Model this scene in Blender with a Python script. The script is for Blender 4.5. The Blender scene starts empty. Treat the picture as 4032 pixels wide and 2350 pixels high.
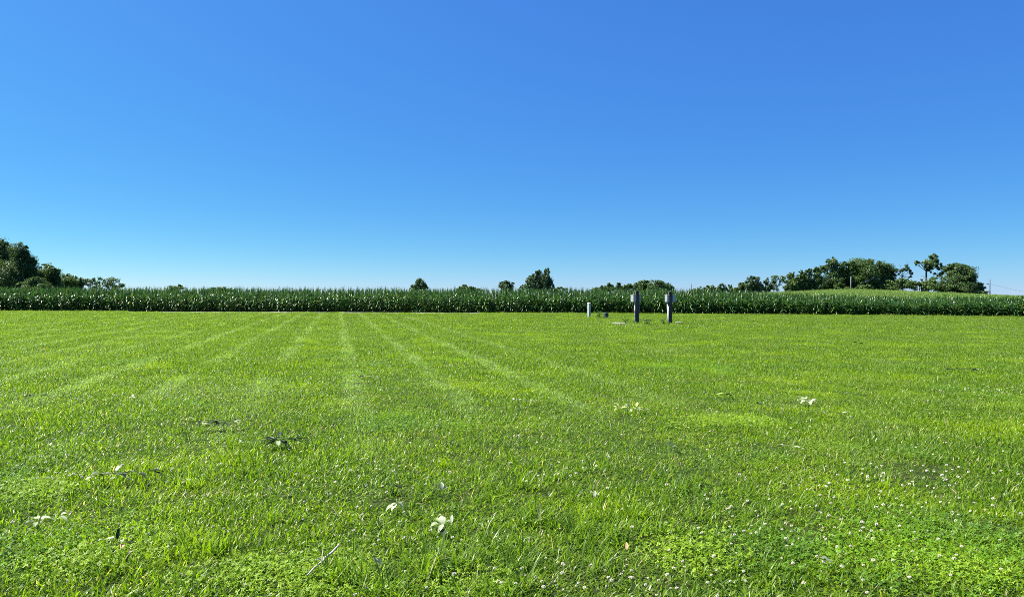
import bpy, math, random
import numpy as np
from mathutils import Matrix, Vector, Euler

random.seed(7)
RNG = np.random.default_rng(11)
SC = bpy.context.scene
COL = SC.collection
PI = math.pi

# ------------------------------------------------------------------ camera
W0, H0, F0 = 4032.0, 2350.0, 2912.0          # photograph size, focal length in its pixels
EYE = 1.5
EXPOSURE = 1.4
SUN_EL, SUN_AZ = math.radians(52), math.radians(-78)
cam_d = bpy.data.cameras.new("camera")
cam = bpy.data.objects.new("camera", cam_d)
COL.objects.link(cam)
cam_d.sensor_width = 36
cam_d.lens = 36 * F0 / W0
cam_d.clip_start, cam_d.clip_end = 0.1, 6000
CAMR = (Matrix.Rotation(math.radians(90 - 0.187), 3, 'X') @ Matrix.Rotation(math.atan(6.5 / 2016), 3, 'Z'))
cam.matrix_world = Matrix.Translation((0, 0, EYE)) @ CAMR.to_4x4()
SC.camera = cam


def ray(x, y):
    return CAMR @ Vector(((x - W0 / 2) / F0, -(y - H0 / 2) / F0, -1))


def ground(x, y):                              # photo pixel -> point on the flat lawn
    r = ray(x, y)
    t = -EYE / r.z
    return Vector((r.x * t, r.y * t, 0))


def at(x, y, depth):                           # photo pixel -> point at that depth
    r = ray(x, y)
    return Vector((0, 0, EYE)) + r * (depth / r.y)


# ------------------------------------------------------------------ terrain
HX = np.array([-9999, 40, 52, 94, 115, 131, 142, 153, 169, 185, 198, 215, 243, 9999.])
HZ = np.array([0, 0, .3, 1.5, 2.3, 3.2, 3.5, 3.3, 2.7, 2.1, 1.5, .8, 0, 0.])


def terrain(x, y):
    x = np.asarray(x, float)
    y = np.asarray(y, float)
    yy = np.maximum(y, 20)
    p = np.interp(x / yy * 310, HX, HZ)
    r = np.clip((y - 72) / 230, 0, 1) ** 1.25
    r = r * np.clip((560 - y) / 200, 0, 1)
    return p * r


def row_y(x):                                  # front edge of the corn
    return 65.6 - .1038 * x - .00198 * x * x


def corn_h(x, y):                              # plant height, lower towards the right
    px = x / np.maximum(y, 1) * F0 + 2016
    return np.interp(px, [0, 2750, 3000, 3200, 3350, 3600, 4100], [1.0, 1.0, .89, .83, .79, .73, .74])


# ------------------------------------------------------------------ materials
def new_mat(name):
    m = bpy.data.materials.new(name)
    m.use_nodes = True
    nt = m.node_tree
    for n in list(nt.nodes):
        nt.nodes.remove(n)
    out = nt.nodes.new('ShaderNodeOutputMaterial')
    return m, nt, out


def N(nt, t, **kw):
    n = nt.nodes.new(t)
    for k, v in kw.items():
        if k.startswith('i_'):
            n.inputs[k[2:].replace('_', ' ')].default_value = v
        else:
            setattr(n, k, v)
    return n


def math_n(nt, op, a, b=None, c=None, clamp=False):
    n = nt.nodes.new('ShaderNodeMath')
    n.operation = op
    n.use_clamp = clamp
    for i, v in enumerate((a, b, c)):
        if v is None:
            continue
        if isinstance(v, (int, float)):
            n.inputs[i].default_value = v
        else:
            nt.links.new(v, n.inputs[i])
    return n.outputs[0]


def mixc(nt, f, a, b):
    n = nt.nodes.new('ShaderNodeMix')
    n.data_type = 'RGBA'
    for s, v in ((n.inputs[0], f), (n.inputs[6], a), (n.inputs[7], b)):
        if isinstance(v, (int, float)):
            s.default_value = v
        elif isinstance(v, (tuple, list)):
            s.default_value = (*v[:3], 1)
        else:
            nt.links.new(v, s)
    return n.outputs[2]


def noise(nt, vec, scale, detail=2, rough=.5):
    n = N(nt, 'ShaderNodeTexNoise')
    n.inputs['Scale'].default_value = scale
    n.inputs['Detail'].default_value = detail
    n.inputs['Roughness'].default_value = rough
    if vec is not None:
        nt.links.new(vec, n.inputs['Vector'])
    return n.outputs[0]


def ramp(nt, f, lo, hi):
    n = N(nt, 'ShaderNodeMapRange')
    n.interpolation_type = 'SMOOTHSTEP'
    nt.links.new(f, n.inputs[0])
    n.inputs[1].default_value = lo
    n.inputs[2].default_value = hi
    return n.outputs[0]


def leafy(name, build, trans=.4, rough=.45, spec=.4, tgain=(1.25, 1.3, .7)):
    """leaf-like two-sided surface; build(nt) returns the colour socket"""
    m, nt, out = new_mat(name)
    colr = build(nt)
    p = N(nt, 'ShaderNodeBsdfPrincipled')
    p.inputs['Roughness'].default_value = rough
    p.inputs['Specular IOR Level'].default_value = spec
    nt.links.new(colr, p.inputs['Base Color'])
    t = N(nt, 'ShaderNodeBsdfTranslucent')
    vm = N(nt, 'ShaderNodeVectorMath', operation='MULTIPLY')
    nt.links.new(colr, vm.inputs[0])
    vm.inputs[1].default_value = tgain
    nt.links.new(vm.outputs[0], t.inputs[0])
    mx = N(nt, 'ShaderNodeMixShader')
    mx.inputs[0].default_value = trans
    nt.links.new(p.outputs[0], mx.inputs[1])
    nt.links.new(t.outputs[0], mx.inputs[2])
    nt.links.new(mx.outputs[0], out.inputs[0])
    return m


def world_pos(nt):
    return N(nt, 'ShaderNodeNewGeometry').outputs['Position']


def tint(nt):
    a = N(nt, 'ShaderNodeAttribute', attribute_name='tint')
    return a.outputs['Fac']


def lawn_zone(nt):
    """slow colour changes over the lawn: (yellow patches, grey-green patches, mown tracks)"""
    pos = world_pos(nt)
    yel = ramp(nt, noise(nt, pos, .55, 3, .6), .46, .68)
    gry = ramp(nt, noise(nt, N_off(nt, pos, (31, 7, 3)), .42, 3, .55), .5, .72)
    sx = N(nt, 'ShaderNodeSeparateXYZ')
    nt.links.new(pos, sx.inputs[0])
    u = math_n(nt, 'ADD', math_n(nt, 'MULTIPLY', sx.outputs[0], .973), math_n(nt, 'MULTIPLY', sx.outputs[1], .23))
    wob = math_n(nt, 'MULTIPLY', math_n(nt, 'SUBTRACT', noise(nt, pos, .5, 2), .5), .35)
    u = math_n(nt, 'ADD', u, wob)
    fr = math_n(nt, 'FRACT', math_n(nt, 'ADD', math_n(nt, 'DIVIDE', u, 1.46), 100.32))
    dist = math_n(nt, 'ABSOLUTE', math_n(nt, 'SUBTRACT', fr, .5))
    trk = math_n(nt, 'SUBTRACT', 1.0, ramp(nt, dist, .05, .17))
    trk = math_n(nt, 'MULTIPLY', trk, ramp(nt, noise(nt, N_off(nt, pos, (5, 5, 0)), 3.5, 4, .7), .30, .58))
    fr2 = math_n(nt, 'FRACT', math_n(nt, 'ADD', math_n(nt, 'DIVIDE', u, 2.92), 100.66))
    band = ramp(nt, math_n(nt, 'ABSOLUTE', math_n(nt, 'SUBTRACT', fr2, .5)), .22, .28)
    keep = ramp(nt, noise(nt, N_off(nt, pos, (3, 50, 0)), .3, 3), .3, .6)
    far = math_n(nt, 'MULTIPLY', ramp(nt, sx.outputs[1], 4, 14), math_n(nt, 'SUBTRACT', 1.0, ramp(nt, u, 3.5, 6.5)))
    trk = math_n(nt, 'MULTIPLY', math_n(nt, 'MULTIPLY', trk, keep), far)
    yel = math_n(nt, 'MULTIPLY', yel, math_n(nt, 'SUBTRACT', 1.0, math_n(nt, 'MULTIPLY', math_n(nt, 'MULTIPLY', band, far), .6)))
    return pos, yel, gry, trk


def N_off(nt, vec, off):
    v = N(nt, 'ShaderNodeVectorMath', operation='ADD')
    nt.links.new(vec, v.inputs[0])
    v.inputs[1].default_value = off
    return v.outputs[0]


def grass_col(nt):
    pos, yel, gry, trk = lawn_zone(nt)
    t = tint(nt)
    c = mixc(nt, t, (.050, .118, .008), (.235, .375, .020))
    drk = ramp(nt, noise(nt, N_off(nt, pos, (9, 77, 1)), 1.1, 4, .65), .52, .72)
    c = mixc(nt, math_n(nt, 'MULTIPLY', drk, .55), c, (.055, .135, .012))
    olv = ramp(nt, noise(nt, N_off(nt, pos, (60, 12, 5)), .9, 4, .65), .58, .74)
    c = mixc(nt, math_n(nt, 'MULTIPLY', olv, .5), c, (.21, .25, .05))
    c = mixc(nt, math_n(nt, 'MULTIPLY', yel, .75), c, (.25, .38, .006))
    c = mixc(nt, math_n(nt, 'MULTIPLY', gry, .6), c, (.17, .26, .05))
    c = mixc(nt, math_n(nt, 'MULTIPLY', trk, .72), c, (.30, .43, .15))
    straw = math_n(nt, 'GREATER_THAN', t, .965)
    c = mixc(nt, straw, c, (.50, .45, .24))
    return c


def clover_col(nt):
    pos, yel, gry, trk = lawn_zone(nt)
    t = tint(nt)
    c = mixc(nt, t, (.055, .15, .014), (.18, .34, .035))
    c = mixc(nt, math_n(nt, 'MULTIPLY', yel, .8), c, (.22, .40, .01))
    return c


def corn_col(nt):
    t = tint(nt)
    c = mixc(nt, t, (.024, .074, .020), (.088, .195, .038))
    oi = N(nt, 'ShaderNodeObjectInfo')
    c = mixc(nt, math_n(nt, 'MULTIPLY', math_n(nt, 'GREATER_THAN', t, .94), .6), c, (.22, .24, .05))
    return c


def hill_corn_col(nt):
    t = tint(nt)
    pos = world_pos(nt)
    c = mixc(nt, t, (.10, .19, .03), (.20, .32, .06))  # tassel-pale green, with stronger top light mixed into the colour
    return mixc(nt, math_n(nt, 'MULTIPLY', ramp(nt, noise(nt, pos, .05, 3), .4, .65), .5), c, (.24, .30, .075))


M = {}
M['grass'] = leafy('grass_blade', grass_col, .52, .38, .34, (1.32, 1.36, .42))
M['clover'] = leafy('clover_leaf', clover_col, .45, .5, .25, (1.4, 1.35, .5))
M['chickweed'] = leafy('chickweed_leaf', lambda nt: mixc(nt, tint(nt), (.13, .25, .012), (.32, .45, .03)), .4, .5, .25)
M['corn'] = leafy('corn_leaf', corn_col, .27, .30, .48)
M['hill_corn'] = leafy('hill_corn_leaf', hill_corn_col, .3, .5, .3)


def plain_leaf(name, a, b, trans=.3, rough=.5, spec=.35):
    def build(nt):
        c = mixc(nt, tint(nt), a, b)
        if 'leaf' not in name:
            return c
        f = ramp(nt, noise(nt, world_pos(nt), 55, 4, .7), .5, .75)      # blotches and browning
        return mixc(nt, math_n(nt, 'MULTIPLY', f, .45), c, tuple(v * k for v, k in zip(a, (.75, .6, .45))))
    M[name] = leafy(name, build, trans, rough, spec)


plain_leaf('tree_dark', (.036, .078, .022), (.11, .185, .045), .24)  # tree greens all lightened, painting in the haze of distance
plain_leaf('tree_mid', (.045, .098, .024), (.13, .205, .048), .26)
plain_leaf('tree_blue', (.034, .075, .032), (.095, .165, .06), .24)
plain_leaf('tree_light', (.05, .105, .022), (.145, .22, .05), .3)
plain_leaf('weed', (.02, .055, .015), (.075, .15, .03), .3)
plain_leaf('pale_leaf', (.26, .32, .17), (.52, .56, .38), .25, .6, .3)
plain_leaf('grey_leaf', (.09, .13, .07), (.17, .22, .12), .25, .5, .4)
plain_leaf('dark_leaf', (.014, .030, .012), (.036, .066, .022), .15, .6, .15)  # dark upper sides, lowered further for the shadow inside leaf heaps
plain_leaf('yellow_leaf', (.40, .46, .15), (.58, .62, .28), .35, .5, .3)
plain_leaf('tan_leaf', (.45, .28, .14), (.6, .4, .22), .2, .7, .2)


def solid(name, c1, c2, scale=20, rough=.7, spec=.3, stretch=(1, 1, 1), bump=0, metal=0, detail=4):
    m, nt, out = new_mat(name)
    tc = N(nt, 'ShaderNodeTexCoord')
    mp = N(nt, 'ShaderNodeMapping')
    mp.inputs['Scale'].default_value = stretch
    nt.links.new(tc.outputs['Object'], mp.inputs[0])
    f = noise(nt, mp.outputs[0], scale, detail, .6)
    p = N(nt, 'ShaderNodeBsdfPrincipled')
    p.inputs['Roughness'].default_value = rough
    p.inputs['Specular IOR Level'].default_value = spec
    p.inputs['Metallic'].default_value = metal
    nt.links.new(mixc(nt, ramp(nt, f, .3, .7), c1, c2), p.inputs['Base Color'])
    if bump:
        b = N(nt, 'ShaderNodeBump')
        b.inputs['Strength'].default_value = bump
        b.inputs['Distance'].default_value = .01
        nt.links.new(f, b.inputs['Height'])
        nt.links.new(b.outputs[0], p.inputs['Normal'])
    nt.links.new(p.outputs[0], out.inputs[0])
    M[name] = m
    return m


solid('post_wood', (.018, .016, .014), (.11, .10, .082), 22, .85, .2, (1, 1, .06), .6)
solid('box_metal', (.25, .27, .255), (.36, .38, .36), 8, .5, .4)
solid('box_lid', (.30, .32, .31), (.38, .40, .39), 8, .5, .4)
solid('pvc', (.55, .55, .50), (.68, .68, .62), 12, .5, .35)
solid('pedestal_paint', (.36, .39, .33), (.46, .49, .42), 7, .45, .4)
solid('green_plastic', (.028, .045, .038), (.045, .068, .056), 9, .5, .4)
solid('concrete', (.12, .115, .09), (.32, .30, .25), 14, .9, .2, (1, 1, 1), .4)
solid('bark', (.05, .042, .033), (.12, .105, .085), 3, .9, .15, (1, 1, .25), .5)
solid('dead_wood', (.16, .14, .12), (.28, .26, .23), 3, .9, .15, (1, 1, .25), .3)
solid('stick_bark', (.30, .27, .22), (.52, .49, .42), 60, .85, .2, (1, 1, 1), .4)
solid('green_stem', (.10, .15, .04), (.17, .23, .07), 40, .6, .3)
solid('rust_vine', (.10, .035, .02), (.2, .08, .04), 40, .8, .2)
solid('pole_wood', (.32, .31, .28), (.46, .45, .42), 2, .85, .2, (1, 1, .1), .2)
solid('pole_dark', (.08, .08, .08), (.14, .14, .14), 2, .85, .2, (1, 1, .1), .2)
solid('wire', (.03, .03, .035), (.05, .05, .055), 2, .6, .3)
solid('lamp_grey', (.06, .065, .07), (.09, .095, .1), 4, .5, .3)
solid('gravel', (.36, .34, .30), (.58, .56, .50), 9, .95, .15, (1, 1, 1), .5)
solid('flower_white', (.68, .62, .50), (.80, .74, .62), 300, .7, .2)
solid('flower_pink', (.66, .54, .42), (.78, .66, .52), 300, .7, .2)


def ground_mat():
    m, nt, out = new_mat('ground_soil')
    pos, yel, gry, trk = lawn_zone(nt)
    f = noise(nt, pos, 14, 6, .7)
    c = mixc(nt, ramp(nt, f, .3, .7), (.014, .024, .006), (.04, .058, .01))
    f2 = noise(nt, pos, 3.1, 3)
    c = mixc(nt, math_n(nt, 'MULTIPLY', ramp(nt, f2, .6, .75), .5), c, (.08, .06, .03))
    p = N(nt, 'ShaderNodeBsdfPrincipled')
    p.inputs['Roughness'].default_value = .95
    p.inputs['Specular IOR Level'].default_value = .1
    nt.links.new(c, p.inputs['Base Color'])
    b = N(nt, 'ShaderNodeBump')
    b.inputs['Strength'].default_value = .7
    b.inputs['Distance'].default_value = .03
    nt.links.new(f, b.inputs['Height'])
    nt.links.new(b.outputs[0], p.inputs['Normal'])
    nt.links.new(p.outputs[0], out.inputs[0])
    return m


M['ground'] = ground_mat()


# ------------------------------------------------------------------ mesh helpers
class MB:
    """collects polygons (with a material slot and a tint per vertex) for ONE mesh"""

    def __init__(s):
        s.v, s.f, s.m, s.t = [], [], [], []

    def add(s, verts, faces, mi=0, tint=.5):
        o = len(s.v)
        s.v += [tuple(p) for p in verts]
        s.f += [tuple(i + o for i in f) for f in faces]
        s.m += [mi] * len(faces)
        s.t += [tint] * len(verts)

    def tube(s, pts, radii, n=8, mi=0, tint=.5, cap=True):
        pts = [Vector(p) for p in pts]
        rings = []
        for i, p in enumerate(pts):
            d = (pts[min(i + 1, len(pts) - 1)] - pts[max(i - 1, 0)]).normalized()
            a = d.orthogonal().normalized() if i == 0 else (prev - d * prev.dot(d)).normalized()
            prev = a
            b = d.cross(a)
            r = radii[i] if hasattr(radii, '__len__') else radii
            rings.append([p + (a * math.cos(2 * PI * k / n) + b * math.sin(2 * PI * k / n)) * r for k in range(n)])
        vs = [q for r in rings for q in r]
        fs = []
        for i in range(len(pts) - 1):
            for k in range(n):
                fs.append((i * n + k, i * n + (k + 1) % n, (i + 1) * n + (k + 1) % n, (i + 1) * n + k))
        if cap:
            fs.append(tuple(range(n))[::-1])
            fs.append(tuple((len(pts) - 1) * n + k for k in range(n)))
        s.add(vs, fs, mi, tint)

    def box(s, lo, hi, mi=0, bev=0.0, mat=None):
        """box with chamfered edges"""
        (x0, y0, z0), (x1, y1, z1) = lo, hi
        b = bev
        if b <= 0:
            vs = [(x, y, z) for z in (z0, z1) for y in (y0, y1) for x in (x0, x1)]
            fs = [(0, 2, 3, 1), (4, 5, 7, 6), (0, 1, 5, 4), (2, 6, 7, 3), (0, 4, 6, 2), (1, 3, 7, 5)]
        else:
            ring = lambda i, z: [(x0 + b + i, y0 + i, z), (x1 - b - i, y0 + i, z), (x1 - i, y0 + b + i, z), (x1 - i, y1 - b - i, z),
                                 (x1 - b - i, y1 - i, z), (x0 + b + i, y1 - i, z), (x0 + i, y1 - b - i, z), (x0 + i, y0 + b + i, z)]
            vs = ring(b * .7, z0) + ring(0, z0 + b) + ring(0, z1 - b) + ring(b * .7, z1)
            fs = [tuple(range(8))[::-1], tuple(range(24, 32))]
            for r in range(3):
                for k in range(8):
                    fs.append((r * 8 + k, r * 8 + (k + 1) % 8, r * 8 + 8 + (k + 1) % 8, r * 8 + 8 + k))
        if mat is not None:
            vs = [mat @ Vector(p) for p in vs]
        s.add(vs, fs, mi)

    def build(s, name, mats, parent=None, loc=(0, 0, 0), smooth=False, link=True):
        me = bpy.data.meshes.new(name)
        me.from_pydata(s.v, [], s.f)
        for m in (mats if isinstance(mats, (list, tuple)) else [mats]):
            me.materials.append(m)
        me.polygons.foreach_set('material_index', s.m)
        if smooth:
            me.polygons.foreach_set('use_smooth', [True] * len(s.f))
        a = me.attributes.new('tint', 'FLOAT', 'POINT')
        a.data.foreach_set('value', s.t)
        o = bpy.data.objects.new(name, me)
        if link:
            COL.objects.link(o)
        o.location = loc
        if parent:
            o.parent = parent
        return o


def np_mesh(name, V, Fq, T, mat, link=False, smooth=False):
    """fast mesh from numpy arrays: V (n,3), Fq (m,4) quads, T tint per vertex"""
    me = bpy.data.meshes.new(name)
    me.vertices.add(len(V))
    me.vertices.foreach_set('co', np.ascontiguousarray(V, np.float32).ravel())
    me.loops.add(Fq.size)
    me.loops.foreach_set('vertex_index', np.ascontiguousarray(Fq, np.int32).ravel())
    me.polygons.add(len(Fq))
    k = Fq.shape[1]
    me.polygons.foreach_set('loop_start', np.arange(0, Fq.size, k, dtype=np.int32))
    me.materials.append(mat)
    a = me.attributes.new('tint', 'FLOAT', 'POINT')
    a.data.foreach_set('value', np.ascontiguousarray(T, np.float32))
    if smooth:
        me.polygons.foreach_set('use_smooth', np.ones(len(Fq), bool))
    me.update(calc_edges=True)
    o = bpy.data.objects.new(name, me)
    if link:
        COL.objects.link(o)
    return o


def tag(o, label=None, cat=None, group=None, kind=None):
    if label:
        o['label'] = label
    if cat:
        o['category'] = cat
    if group:
        o['group'] = group
    if kind:
        o['kind'] = kind
    return o


def empty(name, loc, label, cat, group=None, rz=0):
    o = bpy.data.objects.new(name, None)
    o.empty_display_size = .2
    COL.objects.link(o)
    o.location = loc
    o.rotation_euler = (0, 0, rz)
    return tag(o, label, cat, group)


def scatter(name, pts, rot, scl, idx, sources, label, cat):
    """one object of stuff: every point carries a copy of one of the source clumps"""
    me = bpy.data.meshes.new(name)
    me.vertices.add(len(pts))
    me.vertices.foreach_set('co', np.ascontiguousarray(pts, np.float32).ravel())
    a = me.attributes.new('rot', 'FLOAT_VECTOR', 'POINT')
    a.data.foreach_set('vector', np.ascontiguousarray(rot, np.float32).ravel())
    a = me.attributes.new('scl', 'FLOAT_VECTOR', 'POINT')
    a.data.foreach_set('vector', np.ascontiguousarray(scl, np.float32).ravel())
    a = me.attributes.new('idx', 'INT', 'POINT')
    a.data.foreach_set('value', np.ascontiguousarray(idx, np.int32))
    o = bpy.data.objects.new(name, me)
    COL.objects.link(o)
    ng = bpy.data.node_groups.new(name, 'GeometryNodeTree')
    ng.interface.new_socket('Geometry', in_out='INPUT', socket_type='NodeSocketGeometry')
    ng.interface.new_socket('Geometry', in_out='OUTPUT', socket_type='NodeSocketGeometry')
    gi = ng.nodes.new('NodeGroupInput')
    go = ng.nodes.new('NodeGroupOutput')
    join = ng.nodes.new('GeometryNodeJoinGeometry')

    def attr(nm, dt):
        n = ng.nodes.new('GeometryNodeInputNamedAttribute')
        n.data_type = dt
        n.inputs['Name'].default_value = nm
        return n.outputs[0]
    ar, as_, ai = attr('rot', 'FLOAT_VECTOR'), attr('scl', 'FLOAT_VECTOR'), attr('idx', 'INT')
    for k, src in enumerate(sources):
        oi = ng.nodes.new('GeometryNodeObjectInfo')
        oi.inputs['Object'].default_value = src
        oi.inputs['As Instance'].default_value = False
        cmp_ = ng.nodes.new('FunctionNodeCompare')
        cmp_.data_type = 'INT'
        cmp_.operation = 'EQUAL'
        ia = [s for s in cmp_.inputs if s.type == 'INT']
        ng.links.new(ai, ia[0])
        ia[1].default_value = k
        ip = ng.nodes.new('GeometryNodeInstanceOnPoints')
        ng.links.new(gi.outputs[0], ip.inputs['Points'])
        ng.links.new(cmp_.outputs[0], ip.inputs['Selection'])
        ng.links.new(oi.outputs['Geometry'], ip.inputs['Instance'])
        ng.links.new(ar, ip.inputs['Rotation'])
        ng.links.new(as_, ip.inputs['Scale'])
        ng.links.new(ip.outputs[0], join.inputs[0])
    ng.links.new(join.outputs[0], go.inputs[0])
    md = o.modifiers.new('scatter', 'NODES')
    md.node_group = ng
    return tag(o, label, cat, None, 'stuff')


# ------------------------------------------------------------------ ground, gravel lane
def build_ground():
    ys = np.unique(np.concatenate([np.linspace(-40, 60, 26), np.linspace(60, 600, 110), np.linspace(600, 3200, 14)]))
    xs = np.unique(np.concatenate([np.linspace(-2600, -260, 14), np.linspace(-260, 330, 120), np.linspace(330, 2600, 14)]))
    X, Y = np.meshgrid(xs, ys)
    Z = terrain(X, Y)
    V = np.stack([X.ravel(), Y.ravel(), Z.ravel()], 1)
    nx, ny = len(xs), len(ys)
    i = (np.arange(ny - 1)[:, None] * nx + np.arange(nx - 1)[None]).ravel()
    Fq = np.stack([i, i + 1, i + nx + 1, i + nx], 1)
    o = np_mesh('ground', V, Fq, np.full(len(V), .5), M['ground'], True, True)
    tag(o, kind='structure')


build_ground()

LANE_X0, LANE_X1 = -35.0, -1.5


def build_lane():
    mb = MB()
    xs = np.linspace(LANE_X0, LANE_X1, 60)
    vs = []
    for i, x in enumerate(xs):
        e = min(1, (i + .3) / 5, (60 - i) / 6)
        y = row_y(x)
        vs += [(x, y - .35 - 2.9 * e + .12 * math.sin(x * 2.1) + .1 * math.sin(x * 5.3), .006), (x, y - .3, .006)]
    mb.add(vs, [(2 * i, 2 * i + 2, 2 * i + 3, 2 * i + 1) for i in range(59)])
    tag(mb.build('gravel_lane', M['gravel']), kind='structure')


build_lane()


# ------------------------------------------------------------------ grass
def blade_patch(name, n, R, h, w, lean, mat, rng, nseg=3, gauss=False, curl=.35):
    if gauss:
        r = np.abs(rng.normal(0, R * .5, n))
    else:
        r = R * np.sqrt(rng.random(n))
    a = rng.random(n) * 2 * PI
    bx, by = r * np.cos(a), r * np.sin(a)
    # a few height clumps inside the patch
    cl = .8 + .35 * np.sin(bx * 9 / R + rng.random() * 6) * np.sin(by * 7 / R + rng.random() * 6)
    L = rng.uniform(h[0], h[1], n) * cl
    az = rng.random(n) * 2 * PI
    th = np.clip(np.abs(rng.normal(lean[0], lean[1], n)), .02, 1.35)
    cv = rng.uniform(0, curl, n)
    wd = rng.uniform(w[0], w[1], n)
    tw = az + PI / 2 + rng.normal(0, .5, n)
    wt = [1, .92, .68, .22] if nseg == 3 else [1, .8, .2]
    V = np.zeros((n, nseg + 1, 2, 3))
    for k in range(nseg + 1):
        t = k / nseg
        ang = th + cv * 1.6 * t
        hd = L * t * np.sin(ang)
        z = L * t * np.cos(ang)
        z = np.maximum(z, 0.004 * t)
        cx, cy = bx + hd * np.cos(az), by + hd * np.sin(az)
        hw = wd * wt[k] * .5
        dx, dy = np.cos(tw) * hw, np.sin(tw) * hw
        V[:, k, 0] = np.stack([cx - dx, cy - dy, z], 1)
        V[:, k, 1] = np.stack([cx + dx, cy + dy, z], 1)
    V[:, 0, :, 2] -= .01
    per = (nseg + 1) * 2
    base = (np.arange(n) * per)[:, None]
    Fq = np.concatenate([base + np.array([[2 * k, 2 * k + 1, 2 * k + 3, 2 * k + 2]]) for k in range(nseg)], 0)
    T = np.repeat(rng.random(n), per)
    return np_mesh(name, V.reshape(-1, 3), Fq, T, mat)


def clover_patch(name, n, R, size, z, mat, rng):
    """three leaflets per leaf, each a small pointed oval"""
    r = R * np.sqrt(rng.random(n))
    a = rng.random(n) * 2 * PI
    cx, cy = r * np.cos(a), r * np.sin(a)
    cz = rng.uniform(z[0], z[1], n)
    s = rng.uniform(size[0], size[1], n)
    a0 = rng.random(n) * 2 * PI
    tlt = rng.normal(0, .38, (n, 2))
    Vs, Fs, Ts = [], [], []
    shape = np.array([[0, 0], [.45, -.36], [.95, -.28], [1.05, 0], [.95, .28], [.45, .36]])
    T0 = rng.random(n)
    for k in range(3):
        an = a0 + k * 2 * PI / 3
        ca, sa = np.cos(an)[:, None], np.sin(an)[:, None]
        lx = (shape[None, :, 0] * ca - shape[None, :, 1] * sa) * s[:, None]
        ly = (shape[None, :, 0] * sa + shape[None, :, 1] * ca) * s[:, None]
        lz = cz[:, None] + lx * tlt[:, :1] + ly * tlt[:, 1:] - .25 * (np.abs(shape[None, :, 1])) * s[:, None] + rng.normal(0, .12, (n, 1)) * shape[None, :, 0] * s[:, None]
        V = np.stack([cx[:, None] + lx, cy[:, None] + ly, lz], 2)
        o = k * n * 6
        base = (np.arange(n) * 6)[:, None] + o
        Fs.append(base + np.array([[0, 1, 2, 3]]))
        Fs.append(base + np.array([[0, 3, 4, 5]]))
        Vs.append(V.reshape(-1, 3))
        Ts.append(np.repeat(T0, 6))
    return np_mesh(name, np.concatenate(Vs), np.concatenate(Fs), np.concatenate(Ts), mat)


def vnoise(x, y, s, seed):
    """cheap value noise 0..1"""
    r = np.random.default_rng(seed)
    tab = r.random((64, 64))
    fx, fy = x * s, y * s
    ix, iy = np.floor(fx).astype(int), np.floor(fy).astype(int)
    tx, ty = fx - ix, fy - iy
    tx, ty = tx * tx * (3 - 2 * tx), ty * ty * (3 - 2 * ty)
    g = lambda i, j: tab[i % 64, j % 64]
    return (g(ix, iy) * (1 - tx) + g(ix + 1, iy) * tx) * (1 - ty) + (g(ix, iy + 1) * (1 - tx) + g(ix + 1, iy + 1) * tx) * ty


def jitter_grid(y0, y1, step, rng, margin=1.2):
    pts = []
    ys = np.arange(y0, y1, step)
    for i, y in enumerate(ys):
        hw = .70 * y + margin
        xs = np.arange(-hw, hw, step) + (i % 2) * step * .5
        pts.append(np.stack([xs + rng.uniform(-.45, .45, len(xs)) * step, y + rng.uniform(-.45, .45, len(xs)) * step], 1))
    p = np.concatenate(pts)
    ry = row_y(p[:, 0])
    keep = p[:, 1] < ry - .25
    lane = (p[:, 0] > LANE_X0 + .5) & (p[:, 0] < LANE_X1 - .8) & (p[:, 1] > ry - 3.2)
    return p[keep & ~lane]


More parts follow.
